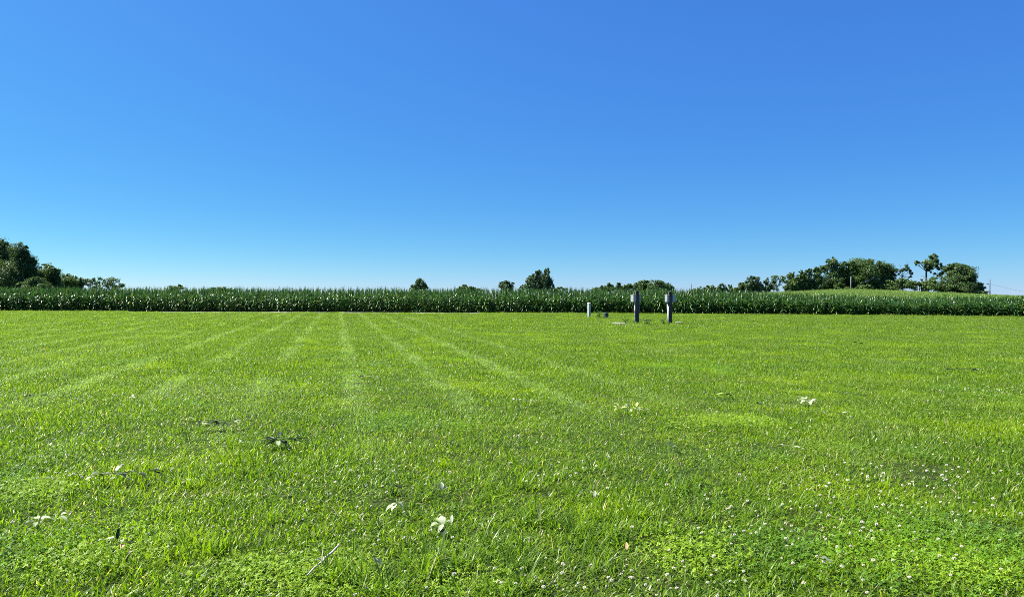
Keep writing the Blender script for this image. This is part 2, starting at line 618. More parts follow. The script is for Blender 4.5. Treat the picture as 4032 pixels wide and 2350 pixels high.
def build_grass():
    rng = RNG
    src, kinds = [], {}

    def reg(kind, *objs):
        kinds[kind] = list(range(len(src), len(src) + len(objs)))
        src.extend(objs)
    g = M['grass']
    reg('near', *[blade_patch('grass_clump', 400, .36, (.035, .085), (.004, .011), (.8, .42), g, rng) for _ in range(5)])
    reg('flat', *[blade_patch('grass_flat', 400, .36, (.03, .08), (.004, .010), (1.05, .3), g, rng) for _ in range(3)])
    reg('tuft', *[blade_patch('grass_tuft', 46, .13, (.09, .20), (.006, .010), (.5, .3), g, rng, 3, True, .7) for _ in range(4)])
    reg('mid', *[blade_patch('grass_mid', 560, .55, (.035, .09), (.005, .013), (.6, .4), g, rng, 2) for _ in range(4)])
    reg('far', *[blade_patch('grass_far', 820, 1.0, (.05, .10), (.010, .018), (.42, .3), g, rng, 2) for _ in range(4)])
    P, S, I = [], [], []

    def put(p, kind, s, zs=None):
        P.append(p)
        s = np.broadcast_to(s, len(p))
        zz = s if zs is None else np.broadcast_to(zs, len(p))
        S.append(np.stack([s, s, zz], 1))
        I.append(rng.choice(kinds[kind], len(p)))
    p = jitter_grid(2.6, 14.5, .27, rng)
    n1 = vnoise(p[:, 0], p[:, 1], 1.3, 5)
    n2 = vnoise(p[:, 0], p[:, 1], .6, 6)
    n3 = vnoise(p[:, 0], p[:, 1], 3.2, 15)
    k = rng.random(len(p)) < np.clip(.45 + 1.3 * n3, 0, 1)
    p, n1, n2, n3 = p[k], n1[k], n2[k], n3[k]
    flat = (n2 > .66)
    hz = .42 + .5 * n1 + .45 * n3
    put(p[~flat], 'near', .95 + .2 * rng.random((~flat).sum()), hz[~flat])
    put(p[flat], 'flat', 1.0, .8 + .4 * rng.random(flat.sum()))
    p = jitter_grid(13.8, 33, .44, rng)
    put(p, 'mid', 1.0, .7 + .6 * vnoise(p[:, 0], p[:, 1], .9, 8))
    p = jitter_grid(32, 72, .85, rng)
    put(p, 'far', 1.0, .75 + .5 * vnoise(p[:, 0], p[:, 1], .6, 9))
    # coarse tufts
    p = jitter_grid(2.8, 20, .30, rng)
    n = vnoise(p[:, 0], p[:, 1], .8, 21)
    k = rng.random(len(p)) < np.clip((n - .52) * 1.6, .03, 1)
    p = p[k]
    put(p, 'tuft', rng.uniform(.55, 1.0, len(p)))
    # a few named clumps of longer grass seen in the foreground
    for (px, py, cnt, sp, sc) in ((1560, 2260, 14, .25, 1.2), (2380, 2110, 10, .28, 1.0), (2080, 1900, 10, .35, 1.0), (2280, 2060, 9, .25, 1.0), (720, 2190, 7, .2, 1.0), (1130, 1850, 9, .4, 1.0), (2250, 2200, 8, .22, 1.0),
                                  (2600, 1900, 3, .2, .9), (1700, 2290, 4, .2, 1.1), (1640, 1960, 4, .25, .9), (3600, 1800, 4, .3, .9), (2080, 2300, 3, .2, 1.0)):
        c = ground(px, py)
        q = np.stack([c.x + rng.normal(0, sp, cnt), c.y + rng.normal(0, sp * .7, cnt)], 1)
        put(q, 'tuft', sc * rng.uniform(.8, 1.15, cnt))
    # longer grass the mower left round the posts, boxes and pads
    for (px, py, cnt, sp) in ((2508, 1277, 12, .16), (2638, 1278, 12, .16), (2319, 1253, 7, .12), (2386, 1255, 8, .15), (2438, 1280, 12, .38), (2674, 1277, 8, .22)):
        c = ground(px, py)
        q = np.stack([c.x + rng.normal(0, sp, cnt), c.y + rng.normal(-.05, sp, cnt)], 1)
        put(q, 'tuft', rng.uniform(.8, 1.5, cnt))
    # rough edge along the corn
    xs = np.arange(-52, 50, .22)
    q = np.stack([xs, row_y(xs) - .35 - rng.random(len(xs)) * .35], 1)
    q = q[(q[:, 0] < LANE_X0) | (q[:, 0] > LANE_X1)]
    put(q, 'tuft', rng.uniform(.8, 1.6, len(q)))
    P, S, I = np.concatenate(P), np.concatenate(S), np.concatenate(I)
    pts = np.concatenate([P, np.zeros((len(P), 1))], 1)
    rot = np.zeros((len(P), 3))
    rot[:, 2] = rng.random(len(P)) * 2 * PI
    rot[:, :2] = rng.normal(0, .03, (len(P), 2))
    scatter('grass', pts, rot, S, I, src, 'mown green lawn grass with yellow patches and pale mower tracks', 'grass')

    # clover and small broad-leaved ground cover
    c = M['clover']
    cs = [clover_patch('clover_clump', 150, .26, (.007, .013), (.02, .06), c, rng) for _ in range(4)]
    p = jitter_grid(2.8, 19, .22, rng)
    n = vnoise(p[:, 0], p[:, 1], .7, 33) * .65 + vnoise(p[:, 0], p[:, 1], 2.1, 34) * .35
    fx = p[:, 0] / p[:, 1] * F0 + 2016
    fy = 1167 + F0 * EYE / p[:, 1]
    bias = .30 * np.exp(-((fx - 3450) / 500) ** 2 - ((fy - 2150) / 200) ** 2) + .22 * np.exp(-((fx - 1250) / 420) ** 2 - ((fy - 2290) / 130) ** 2) \
        + .2 * np.exp(-((fx - 3750) / 350) ** 2 - ((fy - 1930) / 90) ** 2) + .14 * np.exp(-((fx - 1400) / 250) ** 2 - ((fy - 1930) / 90) ** 2)
    k = rng.random(len(p)) < np.clip((n + bias - .67) * 3.2, 0, .95)
    p = p[k]
    rot = np.zeros((len(p), 3))
    rot[:, 2] = rng.random(len(p)) * 2 * PI
    s = rng.uniform(.8, 1.25, len(p))
    nc_ = len(p)
    scatter('clover', np.concatenate([p, np.zeros((len(p), 1))], 1), rot, np.stack([s, s, s * rng.uniform(.8, 1.25, len(p))], 1),
            rng.integers(0, 4, len(p)), cs, 'low clover leaves growing through the lawn in patches', 'clover')
    cs = [clover_patch('chickweed_clump', 230, .22, (.006, .012), (.015, .065), M['chickweed'], rng) for _ in range(3)]
    p = jitter_grid(2.8, 9, .15, rng)
    fx = p[:, 0] / p[:, 1] * F0 + 2016
    fy = 1167 + F0 * EYE / p[:, 1]
    z = 0
    for (zx, zy, sx_, sy_) in ((1180, 2290, 330, 90), (2680, 2190, 150, 70), (330, 2230, 260, 70), (3820, 2280, 260, 70), (100, 1960, 120, 60), (2900, 1650, 200, 40), (1850, 2330, 200, 40)):
        z = np.maximum(z, np.exp(-((fx - zx) / sx_) ** 2 - ((fy - zy) / sy_) ** 2))
    k = rng.random(len(p)) < np.clip(z * 1.5 - .35 + .5 * (vnoise(p[:, 0], p[:, 1], 3, 44) - .5), 0, .9)
    p = p[k]
    rot = np.zeros((len(p), 3))
    rot[:, 2] = rng.random(len(p)) * 2 * PI
    s = rng.uniform(.8, 1.25, len(p))
    scatter('chickweed', np.concatenate([p, np.zeros((len(p), 1))], 1), rot, np.stack([s, s, s], 1), rng.integers(0, 3, len(p)), cs,
            'bright yellow green small-leaved ground cover in the nearest lawn', 'ground cover')


build_grass()


# ------------------------------------------------------------------ clover flowers
def flower_mesh(seed, far=False):
    r = random.Random(seed)
    mb = MB()
    h = r.uniform(.045, .085)
    lx, ly = r.uniform(-.02, .02), r.uniform(-.02, .02)
    if not far:
        mb.tube([(0, 0, 0), (lx * .4, ly * .4, h * .5), (lx, ly, h)], .0014, 4, 2)
    R = r.uniform(.0075, .0105)
    nl, nk = (3, 6) if far else (5, 9)
    for i in range(nl):                                  # rings of little petals round a ball
        ph = -.55 + 1.95 * i / (nl - 1)
        for k in range(max(3, int(nk * max(.35, math.cos(ph))))):
            a = 2 * PI * (k + .5 * (i % 2)) / max(3, int(nk * max(.35, math.cos(ph)))) + r.uniform(-.2, .2)
            d = Vector((math.cos(a) * math.cos(ph), math.sin(a) * math.cos(ph), math.sin(ph) * .8))
            c = Vector((lx, ly, h)) + d * R * .45
            tip = Vector((lx, ly, h)) + d * R * r.uniform(.95, 1.2)
            side = d.cross(Vector((.2, .3, 1))).normalized() * R * .36
            up = side.cross(d).normalized() * R * .22
            mb.add([c - side * .4, c + up, c + side * .4, tip + side, tip + up * 1.2, tip - side],
                   [(0, 1, 4, 5), (1, 2, 3, 4)], 1 if i == 0 and k % 2 else 0)
    me = mb.build('clover_flower', [M['flower_white'], M['flower_pink'], M['green_stem']], link=False)
    return me


def build_flowers():
    rng = np.random.default_rng(5)
    cl = [(3400, 2160, 260, 110, 62), (3020, 2085, 130, 60, 16), (3780, 1960, 190, 70, 48), (3480, 1890, 220, 40, 30), (3880, 1555, 120, 12, 34),
          (2330, 2290, 220, 50, 34), (2760, 2300, 200, 45, 14), (2850, 2090, 60, 60, 10), (700, 1910, 260, 60, 20), (230, 1890, 130, 30, 18),
          (900, 2110, 260, 90, 22), (1420, 1930, 170, 55, 42), (1560, 2130, 140, 60, 18), (2180, 1890, 130, 40, 12), (260, 2160, 200, 90, 14),
          (1850, 2290, 260, 50, 16), (3700, 2270, 250, 50, 14), (2600, 1750, 500, 120, 30), (1000, 1790, 500, 60, 30), (1530, 1410, 90, 40, 70),
          (1390, 1430, 70, 60, 60), (2130, 1440, 150, 35, 45), (1040, 1500, 250, 70, 80), (500, 1480, 260, 40, 40), (200, 1560, 160, 50, 40), (3100, 1900, 700, 200, 40)]
    pts = []
    for cx, cy, sx, sy, n in cl:
        for _ in range(n):
            x, y = rng.normal(cx, sx), rng.normal(cy, sy)
            if y < 1330 or y > 2420:
                continue
            g = ground(x, y)
            pts.append((g.x, g.y))
    pts.sort(key=lambda p: p[1])
    protos = [flower_mesh(i) for i in range(8)]
    for i, (x, y) in enumerate(pts[:300]):
        o = protos[i % 8] if i < 8 else protos[i % 8].copy()
        COL.objects.link(o)
        o.location = (x, y, 0)
        s = rng.uniform(.62, 1.02)
        o.scale = (s, s, s)
        o.rotation_euler = (rng.normal(0, .12), rng.normal(0, .12), rng.uniform(0, 6.28))
        tag(o, 'small round white clover flower on a thin stem in the near lawn', 'flower', 'white clover flowers in the near lawn')
    # the more distant ones, too many and too small to count
    rest = [p for p in pts[300:]]
    p = jitter_grid(8.5, 26, .4, rng)
    u = p[:, 0] * .973 + p[:, 1] * .23
    fr = np.abs(((u / 1.46 + 100.32) % 1) - .5)
    n = vnoise(p[:, 0], p[:, 1], .5, 71)
    k = rng.random(len(p)) < np.clip((n - .45) * 1.2, 0, 1) * np.exp(-(fr / .2) ** 2) * .9 + .02
    rest = np.array(rest + [tuple(q) for q in p[k]])
    fs = [flower_mesh(50 + i, True) for i in range(3)]
    rot = np.zeros((len(rest), 3))
    rot[:, 2] = rng.random(len(rest)) * 6.28
    s = rng.uniform(.9, 1.25, len(rest))
    scatter('clover_flowers', np.concatenate([rest, np.zeros((len(rest), 1))], 1), rot, np.stack([s, s, s * .8], 1),
            rng.integers(0, 3, len(rest)), fs, 'specks of white clover flowers scattered farther out over the lawn', 'flowers')


build_flowers()


# ------------------------------------------------------------------ corn
def corn_mesh(seed, simple=False, mat=None, name='corn_plant'):
    r = random.Random(seed)
    mb = MB()
    Ht = r.uniform(1.62, 1.78)
    bend = (r.uniform(-.05, .05), r.uniform(-.05, .05))
    stem = lambda z: Vector((bend[0] * (z / Ht) ** 2, bend[1] * (z / Ht) ** 2, z))
    mb.tube([stem(z) for z in (0, .5, 1.1, Ht)], [.014, .013, .010, .006], 5, 0, .6)
    az0 = r.uniform(0, 2 * PI)
    nl = 7 if simple else 13
    for i in range(nl):
        q = i / (nl - 1)
        z0 = .10 + q * (Ht - .12)
        az = az0 + (i % 2) * PI + r.gauss(0, .35)
        L = (.62 + .42 * math.sin(PI * min(1, q * .9 + .18))) * r.uniform(.85, 1.15)
        wd = (.074 + .042 * math.sin(PI * min(1, q + .12))) * r.uniform(.85, 1.15)
        th = (.75 - .48 * q) * r.uniform(.75, 1.25)          # angle from vertical at the stalk
        droop = (2.3 - 1.35 * q) * r.uniform(.75, 1.2)
        if q > .72:
            th = r.uniform(.06, .30)
            droop = r.uniform(.05, .6)
            L *= .74
            wd *= .75
        ns = 5 if simple else 8
        p = stem(z0)
        vs = []
        tw = r.uniform(-.5, .5)
        wv = r.uniform(0, 6)
        d2 = Vector((math.cos(az), math.sin(az), 0))
        for k in range(ns + 1):
            t = k / ns
            ang = th + droop * t ** 1.4
            if k:
                p = p + (d2 * math.sin(ang) + Vector((0, 0, math.cos(ang)))) * (L / ns)
                if p.z < .03:
                    p.z = .03
            w = wd * (.55 + 1.2 * t if t < .35 else (1 - ((t - .35) / .65) ** 1.7)) * .5
            w = max(w, .002)
            side = Vector((-math.sin(az + tw * t), math.cos(az + tw * t), 0))
            nrm = (d2 * -math.cos(ang) + Vector((0, 0, math.sin(ang))))
            ripple = .25 * w * math.sin(wv + t * 17)
            vs += [p - side * w + nrm * (w * .4 + ripple), p, p + side * w + nrm * (w * .4 - ripple)]
        fs = []
        for k in range(ns):
            a = 3 * k
            fs += [(a, a + 1, a + 4, a + 3), (a + 1, a + 2, a + 5, a + 4)]
        mb.add(vs, fs, 0, r.random())
    for i in range(2 if simple else 4):                       # rolled leaves of the whorl, upright spikes
        az = r.uniform(0, 6.28)
        ln = r.uniform(.22, .62)
        l = r.uniform(.03, .14)
        b = stem(Ht - .12)
        vs = []
        for k in range(4):
            t = k / 3
            c = b + Vector((math.cos(az) * l * t * t, math.sin(az) * l * t * t, (ln + .1) * t))
            w = .018 * (1 - t) + .002
            s = Vector((-math.sin(az), math.cos(az), 0)) * w
            vs += [c - s, c + s]
        mb.add(vs, [(0, 1, 3, 2), (2, 3, 5, 4), (4, 5, 7, 6)], 0, r.uniform(.2, .8))
    return mb.build(name, mat or M['corn'], link=False, smooth=True)


def build_corn():
    rng = np.random.default_rng(9)
    protos = [corn_mesh(100 + i) for i in range(12)]
    xs = np.linspace(-48.0, 43.5, 300)
    for i, x in enumerate(xs):
        o = protos[i % 12] if i < 12 else protos[rng.integers(0, 12)].copy()
        COL.objects.link(o)
        x = x + rng.uniform(-.08, .08)
        y = row_y(x) + rng.uniform(-.06, .06)
        o.location = (x, y, 0)
        h = float(corn_h(x, y)) * rng.uniform(.82, 1.12)
        w = rng.uniform(.95, 1.15)
        o.scale = (w, w, h)
        o.rotation_euler = (rng.normal(0, .05), rng.normal(0, .05), rng.uniform(0, 6.28))
        tag(o, 'tall dark green corn plant in the front row along the lawn edge', 'corn plant', 'corn plants in the front row of the field')
    # the field behind the front row
    P = []
    for rr in range(0, 11):
        dy = .28 + rr * .62
        sp = .32 if rr < 2 else .22 if rr < 6 else .3
        x = np.arange(-54, 52, sp) + rng.uniform(-.06, .06, len(np.arange(-54, 52, sp)))
        P.append(np.stack([x, row_y(x) + dy + rng.uniform(-.12, .12, len(x))], 1))
    P = np.concatenate(P)
    rot = np.zeros((len(P), 3))
    rot[:, 2] = rng.random(len(P)) * 6.28
    rot[:, :2] = rng.normal(0, .04, (len(P), 2))
    h = corn_h(P[:, 0], P[:, 1]) * rng.uniform(.84, 1.1, len(P))
    scatter('corn_field', np.concatenate([P, terrain(P[:, 0], P[:, 1])[:, None]], 1), rot,
            np.stack([np.ones(len(P)), np.ones(len(P)), h], 1), rng.integers(0, 8, len(P)),
            [corn_mesh(200 + i) for i in range(8)], 'dense dark green corn crop filling the field behind its front row', 'corn')
    # the crop climbing the rise on the right
    P = []
    y = row_y(0) + 6.5
    y = 68.0
    while y < 318:
        st = .55 + (y - 68) / 250 * .75
        x = np.arange(.13 * y, .78 * y, st)
        P.append(np.stack([x + rng.uniform(-.4, .4, len(x)) * st, y + rng.uniform(-.4, .4, len(x)) * st], 1))
        y += st * 1.25
    P = np.concatenate(P)
    P = P[P[:, 1] > row_y(P[:, 0]) + 6.6]
    rot = np.zeros((len(P), 3))
    rot[:, 2] = rng.random(len(P)) * 6.28
    rot[:, :2] = rng.normal(0, .06, (len(P), 2))
    f = np.clip((P[:, 1] - 70) / 250, 0, 1)
    h = (.74 - .02 * f) * rng.uniform(.85, 1.12, len(P)) * np.minimum(1, corn_h(P[:, 0], P[:, 1]) / .74)
    w = 1.0 + .7 * f
    scatter('hill_crop', np.concatenate([P, terrain(P[:, 0], P[:, 1])[:, None]], 1), rot, np.stack([w, w, h], 1), rng.integers(0, 5, len(P)),
            [corn_mesh(300 + i, True, M['hill_corn'], 'hill_corn') for i in range(5)], 'paler yellow green crop climbing the low rise below the far wood', 'crop')


build_corn()


# ------------------------------------------------------------------ trees
def leaf_cloud(lobes, rng, size, dens, clumpy):
    """leaf-sized faces gathered in clumps spread through ellipsoid lobes (centre, rx, ry, rz)"""
    Cs, Os = [], []
    for (c, rx, ry, rz) in lobes:
        area = PI * rx * rz
        n = int(dens * 4.2 * area / (size * size * .5)) + 24
        nc = max(6, int(area / (size * size) / clumpy))
        d = rng.normal(0, 1, (nc, 3))
        d /= np.linalg.norm(d, axis=1)[:, None]
        rad = rng.uniform(.12, 1.0, nc) ** .6
        cc = d * rad[:, None]
        which = rng.integers(0, nc, n)
        sp = np.array([rx, ry, rz])
        cr = .29
        off = np.clip(rng.normal(0, 1, (n, 3)), -1.7, 1.7) * cr * .6
        q = cc[which] + off
        Cs.append(np.array(c) + q * sp)
        o = d[which] * .8 + off / cr + np.array([0, 0, .35])
        Os.append(o)
    C, O = np.concatenate(Cs), np.concatenate(Os)
    n = len(C)
    nrm = O / (np.linalg.norm(O, axis=1)[:, None] + 1e-6) + rng.normal(0, .75, (n, 3))
    nrm /= np.linalg.norm(nrm, axis=1)[:, None]
    u = np.cross(nrm, rng.normal(0, 1, (n, 3)))
    u /= np.linalg.norm(u, axis=1)[:, None]
    v = np.cross(nrm, u)
    s = size * rng.uniform(.5, 1.1, n)[:, None]
    k = nrm * s * .18
    V = np.stack([C - u * s * .62, C - v * s * .36 + k, C + u * s * .62, C + v * s * .36 + k], 1)
    Fq = np.arange(n * 4).reshape(n, 4)
    T = np.repeat(np.clip(rng.normal(.5, .25, n), 0, 1), 4)
    return V.reshape(-1, 3), Fq, T


TREE_I = [0]


def tree(name, label, cat, Y, lobes, mat='tree_dark', dens=2.2, leaf=4.6, trunk=None, limbs=True, clumpy=5.0, group=None, bare=(), wood='bark', tr_r=None, skirt=None):
    """lobes are (x, y, rx, ry) read off the photo and set at depth Y with that real size and a depth of their own"""
    TREE_I[0] += 1
    rng = np.random.default_rng(1000 + TREE_I[0])
    if skirt is None:
        skirt = name in ('broadleaf_tree', 'distant_tree', 'bushy_tree', 'conifer_top')
    k = Y / F0
    xs = [l[0] for l in lobes]
    cx = sum(xs) / len(xs) if trunk is None else trunk[0]
    b = at(cx, 1160, Y)
    bz = float(terrain(b.x, Y))
    root = empty(name, (b.x, Y, bz), label, cat, group)
    L = []
    if skirt:                                              # foliage carried down to the ground
        lo = max(y + ry * .5 for (x, y, rx, ry) in lobes)
        x0 = min(x - rx for (x, y, rx, ry) in lobes)
        x1 = max(x + rx for (x, y, rx, ry) in lobes)
        y = lo
        while y < 1152:
            lobes = lobes + [(x0 + (x1 - x0) * q + rng.normal(0, 3), y + rng.normal(0, 4), (x1 - x0) * .28, 15) for q in (.25, .72)]
            y += 14
    if name not in ('open_tree', 'lone_tree', 'dying_tree'):
        for (x, y, rx, ry) in list(lobes):                 # smaller boughs that break the outline
            for _ in range(4):
                a = rng.uniform(-.5, PI + .5)
                lobes = lobes + [(x + math.cos(a) * rx * .85, y - math.sin(a) * ry * .8, rx * rng.uniform(.26, .46), ry * rng.uniform(.26, .46))]
    for (x, y, rx, ry) in lobes:
        rx, ry = rx * 1.16, ry * 1.10
        p = at(x, y, Y)
        dy = rng.uniform(-.45, .45) * rx * k
        L.append(((p.x - b.x, dy, p.z - bz), rx * k, rx * k * .95, ry * k))
    V, Fq, T = leaf_cloud(L, rng, leaf * k, dens, clumpy)
    V[:, 2] = np.maximum(V[:, 2], .05)
    cr = np_mesh('crown', V, Fq, T, M[mat], True)
    cr.parent = root
    mb = MB()
    top = max(l[0][2] for l in L)
    r0 = tr_r or max(.12, top * .028)
    fork = (trunk[1] if trunk else None)
    fz = (at(cx, fork, Y).z - bz) if fork else top * .45
    w = [rng.normal(0, .05) * top * .3 for _ in range(4)]
    base = [Vector((0, 0, -.2)), Vector((w[0] * .3, w[1] * .3, fz * .5)), Vector((w[0] * .5, w[1] * .5, fz))]
    mb.tube(base, [r0 * 1.25, r0, r0 * .8], 8)
    for (c, rx, ry, rz) in L:
        c = Vector(c)
        e = c + Vector((0, 0, rz * .45))
        m = base[2].lerp(e, .5) + Vector((rng.normal(0, .1) * rx, rng.normal(0, .1) * rx, -.12 * rz))
        mb.tube([base[2], m, e], [r0 * .45, r0 * .22, r0 * .05], 5)
        for _ in range(3):
            d = Vector(rng.normal(0, 1, 3))
            d.normalize()
            t2 = c + Vector((d.x * rx, d.y * ry, abs(d.z) * rz)) * .85
            mb.tube([m, m.lerp(t2, .5) + Vector((0, 0, .06 * rz)), t2], [r0 * .22, r0 * .14, r0 * .04], 4)
    for (x0, y0, x1, y1) in bare:
        p, q = at(x0, y0, Y), at(x1, y1, Y)
        p = Vector((p.x - b.x, 0, p.z - bz))
        q = Vector((q.x - b.x, .3, q.z - bz))
        m = p.lerp(q, .5) + Vector((.2, 0, .1))
        mb.tube([p, m, q], [r0 * .22, r0 * .14, r0 * .05], 4)
        for s in (-1, 1):
            e = m + (q - p) * .35 + Vector((s * .28 * (q - p).length, 0, 0))
            mb.tube([m, e], [r0 * .10, r0 * .03], 4)
    mb.build('trunk', M[wood], root, smooth=True)
    return root


def build_trees():
    # left group
    tree('broadleaf_tree', 'tallest dark tree cut off by the left edge above the corn', 'tree', 150, [(5, 1000, 46, 52), (35, 1060, 62, 55), (-45, 1020, 60, 60), (55, 1110, 60, 45), (10, 965, 22, 18)], 'tree_dark')
    tree('broadleaf_tree', 'dark tree with a flat domed top just right of the tallest left tree', 'tree', 147, [(78, 992, 30, 28), (95, 1040, 38, 45), (60, 1085, 50, 50), (122, 1072, 20, 30), (135, 1035, 8, 12)], 'tree_dark')
    tree('broadleaf_tree', 'round spreading tree sloping down to the right beside the tall left trees', 'tree', 155, [(182, 1072, 40, 30), (160, 1108, 40, 40), (208, 1098, 26, 36), (195, 1120, 36, 30)], 'tree_mid')
    tree('bushy_tree', 'low olive green bush in front of the tall left trees above the corn', 'bush', 138, [(145, 1112, 32, 20), (112, 1128, 36, 22), (178, 1135, 26, 16)], 'tree_mid')
    tree('broadleaf_tree', 'ragged pale tree between the round left tree and the open airy trees', 'tree', 170, [(265, 1102, 18, 22), (285, 1116, 26, 28), (245, 1118, 20, 24), (312, 1116, 16, 22), (297, 1100, 9, 12)], 'tree_light', 1.5)
    tree('open_tree', 'thin see-through tree with sky gaps left of the rounded open tree', 'tree', 172, [(350, 1106, 22, 12), (338, 1120, 14, 12), (368, 1128, 18, 18), (372, 1102, 10, 9)], 'tree_mid', .9)
    tree('open_tree', 'rounded open tree ending the left group, bare sky to its right', 'tree', 168, [(398, 1110, 14, 18), (440, 1106, 26, 16), (474, 1122, 14, 11), (425, 1128, 25, 16), (455, 1130, 22, 14)], 'tree_mid', 1.15)
    tree('distant_tree', 'small round treetop poking over the corn alone on the left', 'tree', 230, [(697, 1136, 24, 17), (682, 1146, 18, 14)], 'tree_light')
    tree('distant_tree', 'smaller left one of two low adjoining treetops above the corn', 'tree', 235, [(833, 1144, 17, 11)], 'tree_mid')
    tree('distant_tree', 'wider right one of two low adjoining treetops above the corn', 'tree', 235, [(875, 1143, 22, 14), (902, 1146, 20, 12)], 'tree_mid')
    tree('distant_tree', 'pointed little tree with a sloping left side alone above the corn', 'tree', 200, [(1655, 1122, 20, 24), (1632, 1138, 22, 14), (1673, 1140, 12, 16), (1655, 1107, 11, 9)], 'tree_dark')
    tree('distant_tree', 'low smooth dome of a treetop in the middle of the corn line', 'tree', 250, [(1830, 1139, 26, 15)], 'tree_mid')
    tree('distant_tree', 'tiny treetop touching the right side of the low smooth dome', 'tree', 250, [(1870, 1143, 14, 10)], 'tree_mid')
    tree('distant_tree', 'small dark frizzy tree left of the bushy twin-topped tree', 'tree', 200, [(1993, 1130, 22, 18), (1978, 1120, 12, 10), (2008, 1118, 12, 10), (1993, 1112, 10, 7)], 'tree_blue', 1.8)
    tree('bushy_tree', 'dark bushy tree with two upright tops in the middle of the horizon', 'tree', 180, [(2125, 1108, 36, 30), (2100, 1125, 30, 26), (2119, 1076, 11, 17), (2153, 1074, 10, 19), (2150, 1105, 20, 28), (2174, 1122, 11, 22), (2086, 1105, 14, 12)], 'tree_blue')
    tree('bush', 'pale low bush hugging the left foot of the twin-topped tree', 'bush', 185, [(2060, 1138, 16, 13)], 'tree_light')
    tree('bush', 'low ragged bush at the right foot of the twin-topped tree', 'bush', 185, [(2212, 1140, 16, 9), (2190, 1145, 14, 8)], 'tree_mid')
    # low wood behind the hookup posts
    tree('distant_tree', 'lowest treetop at the left end of the wood behind the posts', 'tree', 300, [(2348, 1145, 20, 11)], 'tree_mid')
    tree('distant_tree', 'small rounded treetop second from the left end of the wood behind the posts', 'tree', 302, [(2374, 1136, 13, 12)], 'tree_dark')
    tree('distant_tree', 'lighter green treetop with a thin tip in the wood behind the posts', 'tree', 300, [(2402, 1134, 20, 15), (2398, 1119, 4, 6)], 'tree_light')
    tree('conifer_top', 'little dark spiky treetop breaking the line of the wood behind the posts', 'tree', 305, [(2436, 1122, 8, 7), (2440, 1137, 17, 13)], 'tree_dark')
    tree('distant_tree', 'dull green treetop left of the post with sky just above it', 'tree', 303, [(2474, 1133, 17, 14)], 'tree_mid')
    tree('distant_tree', 'treetop directly above the left hookup post', 'tree', 306, [(2503, 1131, 14, 14)], 'tree_dark')
    tree('distant_tree', 'bumpy tree rising between the two hookup posts on their left side', 'tree', 300, [(2538, 1122, 24, 16), (2550, 1112, 11, 8), (2524, 1118, 10, 9)], 'tree_mid')
    tree('distant_tree', 'broad dark tree filling the sky between the hookup posts', 'tree', 298, [(2588, 1122, 28, 16), (2612, 1132, 30, 20), (2580, 1138, 30, 16)], 'tree_dark')
    tree('distant_tree', 'low rounded right end of the wood just above the right hookup post', 'tree', 300, [(2640, 1137, 13, 14)], 'tree_mid')
    # rising line of trees towards the hill
    tree('distant_tree', 'first low treetop right of the thin dark pole', 'tree', 305, [(2735, 1147, 14, 9), (2755, 1141, 9, 12)], 'tree_light')
    tree('distant_tree', 'bumpy double treetop second in the rising line right of the dark pole', 'tree', 305, [(2786, 1138, 14, 13), (2808, 1136, 13, 14)], 'tree_mid')
    tree('distant_tree', 'narrow dark treetop third in the rising line right of the dark pole', 'tree', 305, [(2843, 1134, 15, 17)], 'tree_dark')
    tree('distant_tree', 'slim treetop just right of the narrow dark one in the rising line', 'tree', 308, [(2870, 1136, 9, 15)], 'tree_mid')
    tree('distant_tree', 'low hollow treetop before the rising line climbs to the dense round tree', 'tree', 305, [(2898, 1141, 18, 12)], 'tree_light')
    tree('distant_tree', 'stepped treetop leaning against the left side of the dense round tree', 'tree', 305, [(2922, 1130, 17, 17), (2938, 1118, 9, 12)], 'tree_mid')
    tree('broadleaf_tree', 'dense dark round-headed tree standing clear left of the airy tree', 'tree', 300, [(2967, 1108, 22, 18), (2985, 1126, 20, 22), (2955, 1130, 20, 22)], 'tree_blue')
    tree('broadleaf_tree', 'slim small tree in the gap between the round-headed and airy trees', 'tree', 305, [(3018, 1110, 10, 13), (3022, 1134, 14, 16)], 'tree_blue')
    tree('open_tree', 'airy tree with sky showing through its fan of limbs', 'tree', 305, [(3072, 1092, 20, 13), (3044, 1104, 14, 14), (3085, 1105, 12, 12), (3055, 1128, 22, 14), (3040, 1122, 14, 14)], 'tree_mid', .95)
    tree('broadleaf_tree', 'pale feathery tree at the left end of the hill wood', 'tree', 310, [(3124, 1094, 18, 18), (3115, 1122, 22, 22)], 'tree_light', 1.9)
    tree('broadleaf_tree', 'sloping treetop second along the left slope of the hill wood', 'tree', 312, [(3154, 1088, 15, 18), (3150, 1118, 20, 26)], 'tree_mid')
    tree('broadleaf_tree', 'tree with a small notched peak third up the slope of the hill wood', 'tree', 314, [(3184, 1078, 14, 16), (3180, 1112, 20, 30), (3190, 1062, 6, 6)], 'tree_dark')
    tree('broadleaf_tree', 'tree below and left of the tall spiky hill tree', 'tree', 316, [(3219, 1072, 16, 18), (3215, 1110, 22, 30)], 'tree_mid')
    tree('broadleaf_tree', 'tall hill tree with a spiky sunlit head behind and left of the pale pole', 'tree', 320, [(3284, 1042, 28, 24), (3252, 1062, 18, 18), (3296, 1075, 24, 26), (3270, 1108, 36, 28), (3264, 1035, 14, 14)], 'tree_dark', 1.8)
    tree('broadleaf_tree', 'narrow dark tree tucked between the spiky hill tree and the broad dome tree', 'tree', 322, [(3331, 1050, 15, 20), (3330, 1092, 24, 38)], 'tree_dark')
    tree('broadleaf_tree', 'broadest dome-shaped hill tree right of the pale pole', 'tree', 320, [(3392, 1042, 46, 25), (3400, 1075, 50, 34), (3372, 1105, 36, 30), (3360, 1050, 16, 18)], 'tree_mid')
